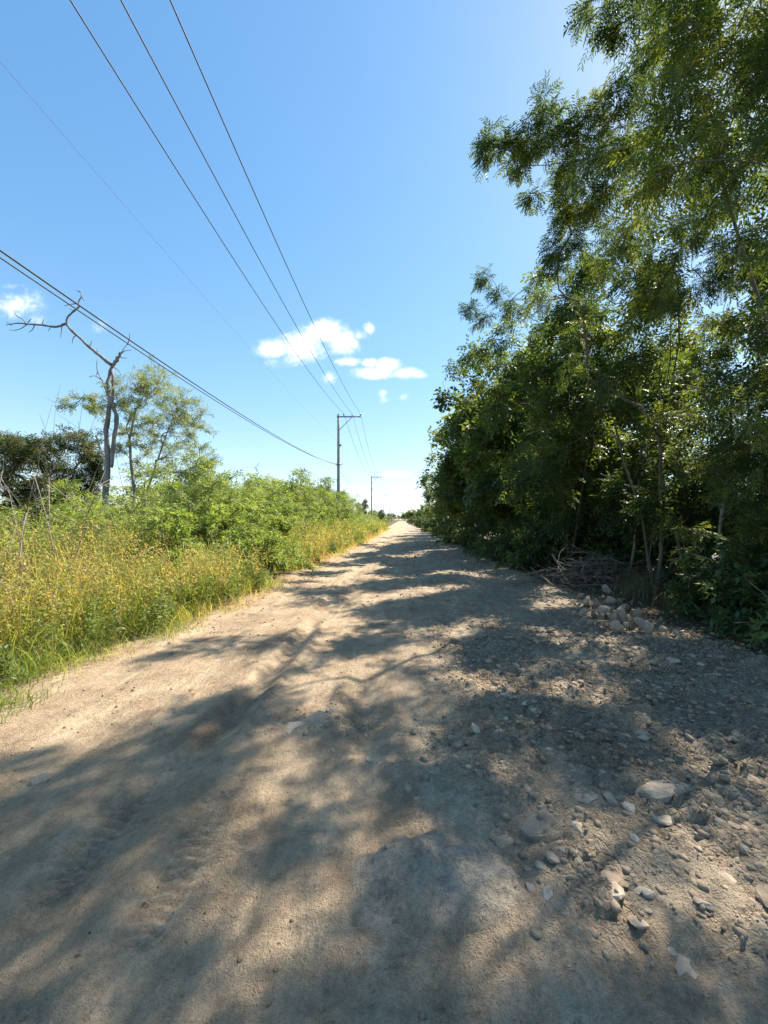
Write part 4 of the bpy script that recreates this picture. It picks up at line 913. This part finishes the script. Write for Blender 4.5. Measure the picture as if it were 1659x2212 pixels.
    # dark rusty trees at the photo edge
    for k, (px, top, wpx, Y, lab) in enumerate(((40, 925, 80, 14.5, 'dark rusty-leaved tree at the far left photo edge'), (130, 918, 70, 15.5, 'dark rusty-leaved tree left of the bare dead tree'), (200, 915, 26, 16, 'small dark green tree crown just left of the dead trunk'), (-90, 900, 90, 15, 'dark tree mostly beyond the left photo edge'))):
        C = []; R = []
        for i in range(52 if wpx > 40 else 18):
            a = r.uniform(0, 6.28); q = math.sqrt(r.random()); u = r.random() * 1.35
            C.append(P(px + wpx * q * math.cos(a) * (.6 + .4 * (1 - u)), top + 20 + (1060 - top) * u, Y + wpx / 60 * q * math.sin(a))); R.append(r.uniform(.42, .65))
        base = np.array([C[0][0] * 0 + (px - VX) / FPX * Y, Y, -.2])
        build_tree('dark_tree', tuple(base), [[base + np.array([.1, 0, z]) for z in (.8, 1.7, 2.6)]], C, R, lab, 'tree', 'dark rusty trees behind the weeds', M_DARK, M_BARK, .12, 9, 12, .15, SPRIG, 70 + k, .4, .4, .5 if k != 2 else .25, .2)
    # bare twiggy shrubs
    for k, (px, py0, Y, n, lab) in enumerate(((75, 900, 13.2, 11, 'bare thin-twigged shrub rising before the dark trees'), (25, 1130, 5.0, 7, 'leaning bare twigs low at the photo edge in the weeds'), (330, 1030, 12.6, 7, 'pale bare twigs at the foot of the leafy tree'))):
        g = G(); b = P(px + 40, 1122, Y); b[2] = -.1; H = EYE + (VY - py0) / FPX * Y + .6
        for i in range(n):
            d = np.array([r.uniform(-.45, .25), r.normal() * .2, 1]); L = H * r.uniform(.6, 1.15); c = r.normal(size=3) * .12
            t = np.linspace(0, 1, 7)[:, None]; pts = r.normal(size=3) * np.array([.3, .2, 0]) + d * L * t + c * np.sin(3 * t) * L * .5
            tube(g, pts, np.linspace(.014, .004, 7), 4)
            for j in range(5):
                q = pts[r.integers(2, 7)]; dd = d * .3 + r.normal(size=3) * .35; tube(g, [q, q + dd * .5, q + dd], [.006, .005, .003], 3)
        o = tag(g.obj("bare_shrub", M_DEAD if k != 1 else M_TWIG, None, True, (0, 0, 0)), lab, "bare shrub"); o.location = b
    # far trees
    far = [(783, 1073, 78, 18, M_DARK, 'small dark round-topped tree standing above the far scrub line'), (812, 1100, 120, 26, M_DARK, 'dark low tree clump beyond the second utility pole'), (700, 1040, 40, 30, M_LTREE, 'olive tree behind the scrub just left of the nearest pole'), (735, 1052, 46, 16, M_LTREE, 'olive tree showing just right of the nearest pole'),
           (640, 1030, 42, 40, M_LTREE, 'broad olive tree in the thicket left of the nearest pole'), (560, 1030, 38, 36, M_LTREE, 'low broad olive tree in the thicket right of the leafy tree'), (845, 1108, 240, 16, M_DARK, 'far dark tree beyond the most distant poles'), (860, 1112, 330, 22, M_DARK, 'farthest dark tree closing the road vista'), (885, 1106, 300, 14, M_DARK, 'far dark tree on the shaded side closing the road vista'), (875, 1114, 360, 40, M_DARK, 'low far wood edge straight over the road end')]
    for k, (px, top, Y, wpx, mat, lab) in enumerate(far):
        C = []; R = []; H = EYE + (VY - top) / FPX * Y; w = wpx * Y / FPX; n = 22; x0 = (px - VX) / FPX * Y; rad = max(.4, .28 * min(w, H * .6))
        for i in range(n):
            a = r.uniform(0, 6.28); q = math.sqrt(r.random()); u = r.random()
            C.append((x0 + w * q * math.cos(a) * (1 - .45 * u), Y + w * q * math.sin(a), H * (.42 + .52 * u) - rad * .3)); R.append(rad * r.uniform(.8, 1.2))
        base = (x0, Y, -.25)
        build_tree('far_tree', base, [[(x0, Y, H * .2), (x0, Y, H * .4)]], C, R, lab, 'tree', 'far trees', mat, M_BARK, .05 * H ** .8, 7, 9, rad * .55, SPRIG, 90 + k, .3, .3, .35, .15)
left_trees()

# ------------------------------------------------------------------ utility poles and wires
def lathe(g, prof, sides=14, c=(0, 0, 0)):
    c = np.array(c); tube(g, [c + np.array([0, 0, z]) for z, _ in prof], [r for _, r in prof], sides)
def boxg(g, lo, hi):
    x0, y0, z0 = lo; x1, y1, z1 = hi
    V = [(x0, y0, z0), (x1, y0, z0), (x1, y1, z0), (x0, y1, z0), (x0, y0, z1), (x1, y0, z1), (x1, y1, z1), (x0, y1, z1)]
    g.add(V, [(0, 3, 2, 1), (4, 5, 6, 7), (0, 1, 5, 4), (1, 2, 6, 5), (2, 3, 7, 6), (3, 0, 4, 7)])
POLE_H = 10.75
INS_X = (.48, 1.22, 1.94)
def make_pole():
    e = empty('utility_pole')
    g = G(); t = np.linspace(0, 1, 9); tube(g, [(0, 0, -.3 + (POLE_H + .3) * k) for k in t], np.linspace(.175, .105, 9), 18); g.obj('post', M_CONC, e, True)
    g = G(); z = POLE_H - .22
    boxg(g, (-.12, -.165, z), (2.02, -.11, z + .1)); boxg(g, (-.12, -.11, z + .088), (2.02, -.07, z + .1)); arm = g.obj('crossarm', M_STEEL, e)
    for x in (-.06, .06):
        g = G(); tube(g, [(x, -.185, z + .05), (x, .14, z + .05)], .012, 6); g.obj('bolt', M_STEEL, arm)
    g = G(); tube(g, [(1.2, -.13, z + .02), (.62, -.125, z - .56), (.05, -.12, z - 1.13)], .026, 6); g.obj('brace', M_STEEL, e, True)
    for x in INS_X:
        g = G(); lathe(g, [(z + .1, .012), (z + .22, .012)], 8, (x, -.12, 0)); p = g.obj('insulator_pin', M_STEEL, e, True)
        g = G(); lathe(g, [(z + .16, .03), (z + .18, .065), (z + .2, .07), (z + .215, .04), (z + .235, .062), (z + .25, .06), (z + .27, .035), (z + .3, .045), (z + .325, .03), (z + .33, .005)], 14, (x, -.12, 0)); g.obj('insulator', M_INS, p, True)
    g = G(); lathe(g, [(POLE_H - .02, .11), (POLE_H + .1, .075), (POLE_H + .12, .02)], 14); g.obj('post_cap', M_STEEL, e, True)
    g = G(); boxg(g, (.12, -.05, 8.05), (.2, .05, 8.2)); tube(g, [(.2, 0, 8.05), (.23, 0, 8.2)], .045, 10); g.obj('spool_bracket', M_STEEL, e)
    g = G(); boxg(g, (-.3, -.17, 6.42), (.42, -.13, 6.47)); g.obj('cable_bracket', M_STEEL, e)
    g = G(); lathe(g, [(6.36, .152), (6.52, .15)], 18); g.obj('band', M_STEEL, e, True)
    return tag(e, 'x', 'utility pole', 'utility poles along the sunlit verge')
def build_poles():
    proto = make_pole(); spots = [(-5.16, -14.0), (-5.55, 33.8), (-6.3, 80.5), (-6.45, 139), (-6.6, 205), (-6.8, 262), (-7.2, 325), (-8, 395)]
    labs = ['utility pole behind the camera carrying the wires overhead', 'nearest and tallest concrete utility pole with crossarm toward the road', 'second concrete utility pole along the road', 'third utility pole along the road', 'fourth utility pole along the road', 'fifth utility pole, small in the distance', 'sixth utility pole, tiny near the road end', 'farthest utility pole at the road end']
    for i, (x, y) in enumerate(spots):
        o = proto if i == 0 else copy_tree(proto); o.location = (x, y, -.2 if i != 1 else -.02); o["label"] = labs[i]
    def run(off, z, sag, rad, name, mat, lab, cat, dx=0, first=None):
        g = G(); pts = []
        for i in range(len(spots) - 1):
            a = np.array([spots[i][0] + off, spots[i][1] - .12, z + (-.2 if i != 1 else -.02)]); b = np.array([spots[i + 1][0] + off, spots[i + 1][1] - .12, z + (-.2 if i + 1 != 1 else -.02)])
            if i == 0 and first: a = a + np.array(first)
            n = 40 if i == 0 else 24
            t = np.linspace(0, 1, n, endpoint=(i == len(spots) - 2)); s = sag if i == 0 else sag * 1.1
            p = a + (b - a) * t[:, None]; p[:, 2] -= 4 * s * t * (1 - t); pts.append(p)
        pts = np.concatenate(pts); rr = rad * np.maximum(1, .7 + pts[:, 1] / 140)
        tube(g, pts, rr, 6); tag(g.obj(name, mat, None, True), lab, cat, 'overhead wires')
    zt = POLE_H + .11
    for k, x in enumerate(INS_X):
        run(x, zt, 1.6, .0125, 'power_wire', M_WIRE, ['power wire on the insulator next to the post', 'power wire on the middle insulator of the crossarms', 'power wire on the insulator at the roadside end of the crossarms'][k], 'wire')
    run(.25, 8.12, .65, .0022, 'neutral_wire', M_WIRE, 'thin faint wire hung below the crossarms', 'wire')
    run(-.2, 6.42, 1.25, .014, 'cable', M_CABLE, 'thick black cable, upper of the low pair', 'cable', first=(0, 0, .35))
    run(.16, 6.40, 1.45, .010, 'cable', M_CABLE, 'thinner black cable, lower of the low pair', 'cable', first=(-.25, 0, .3))
build_poles()
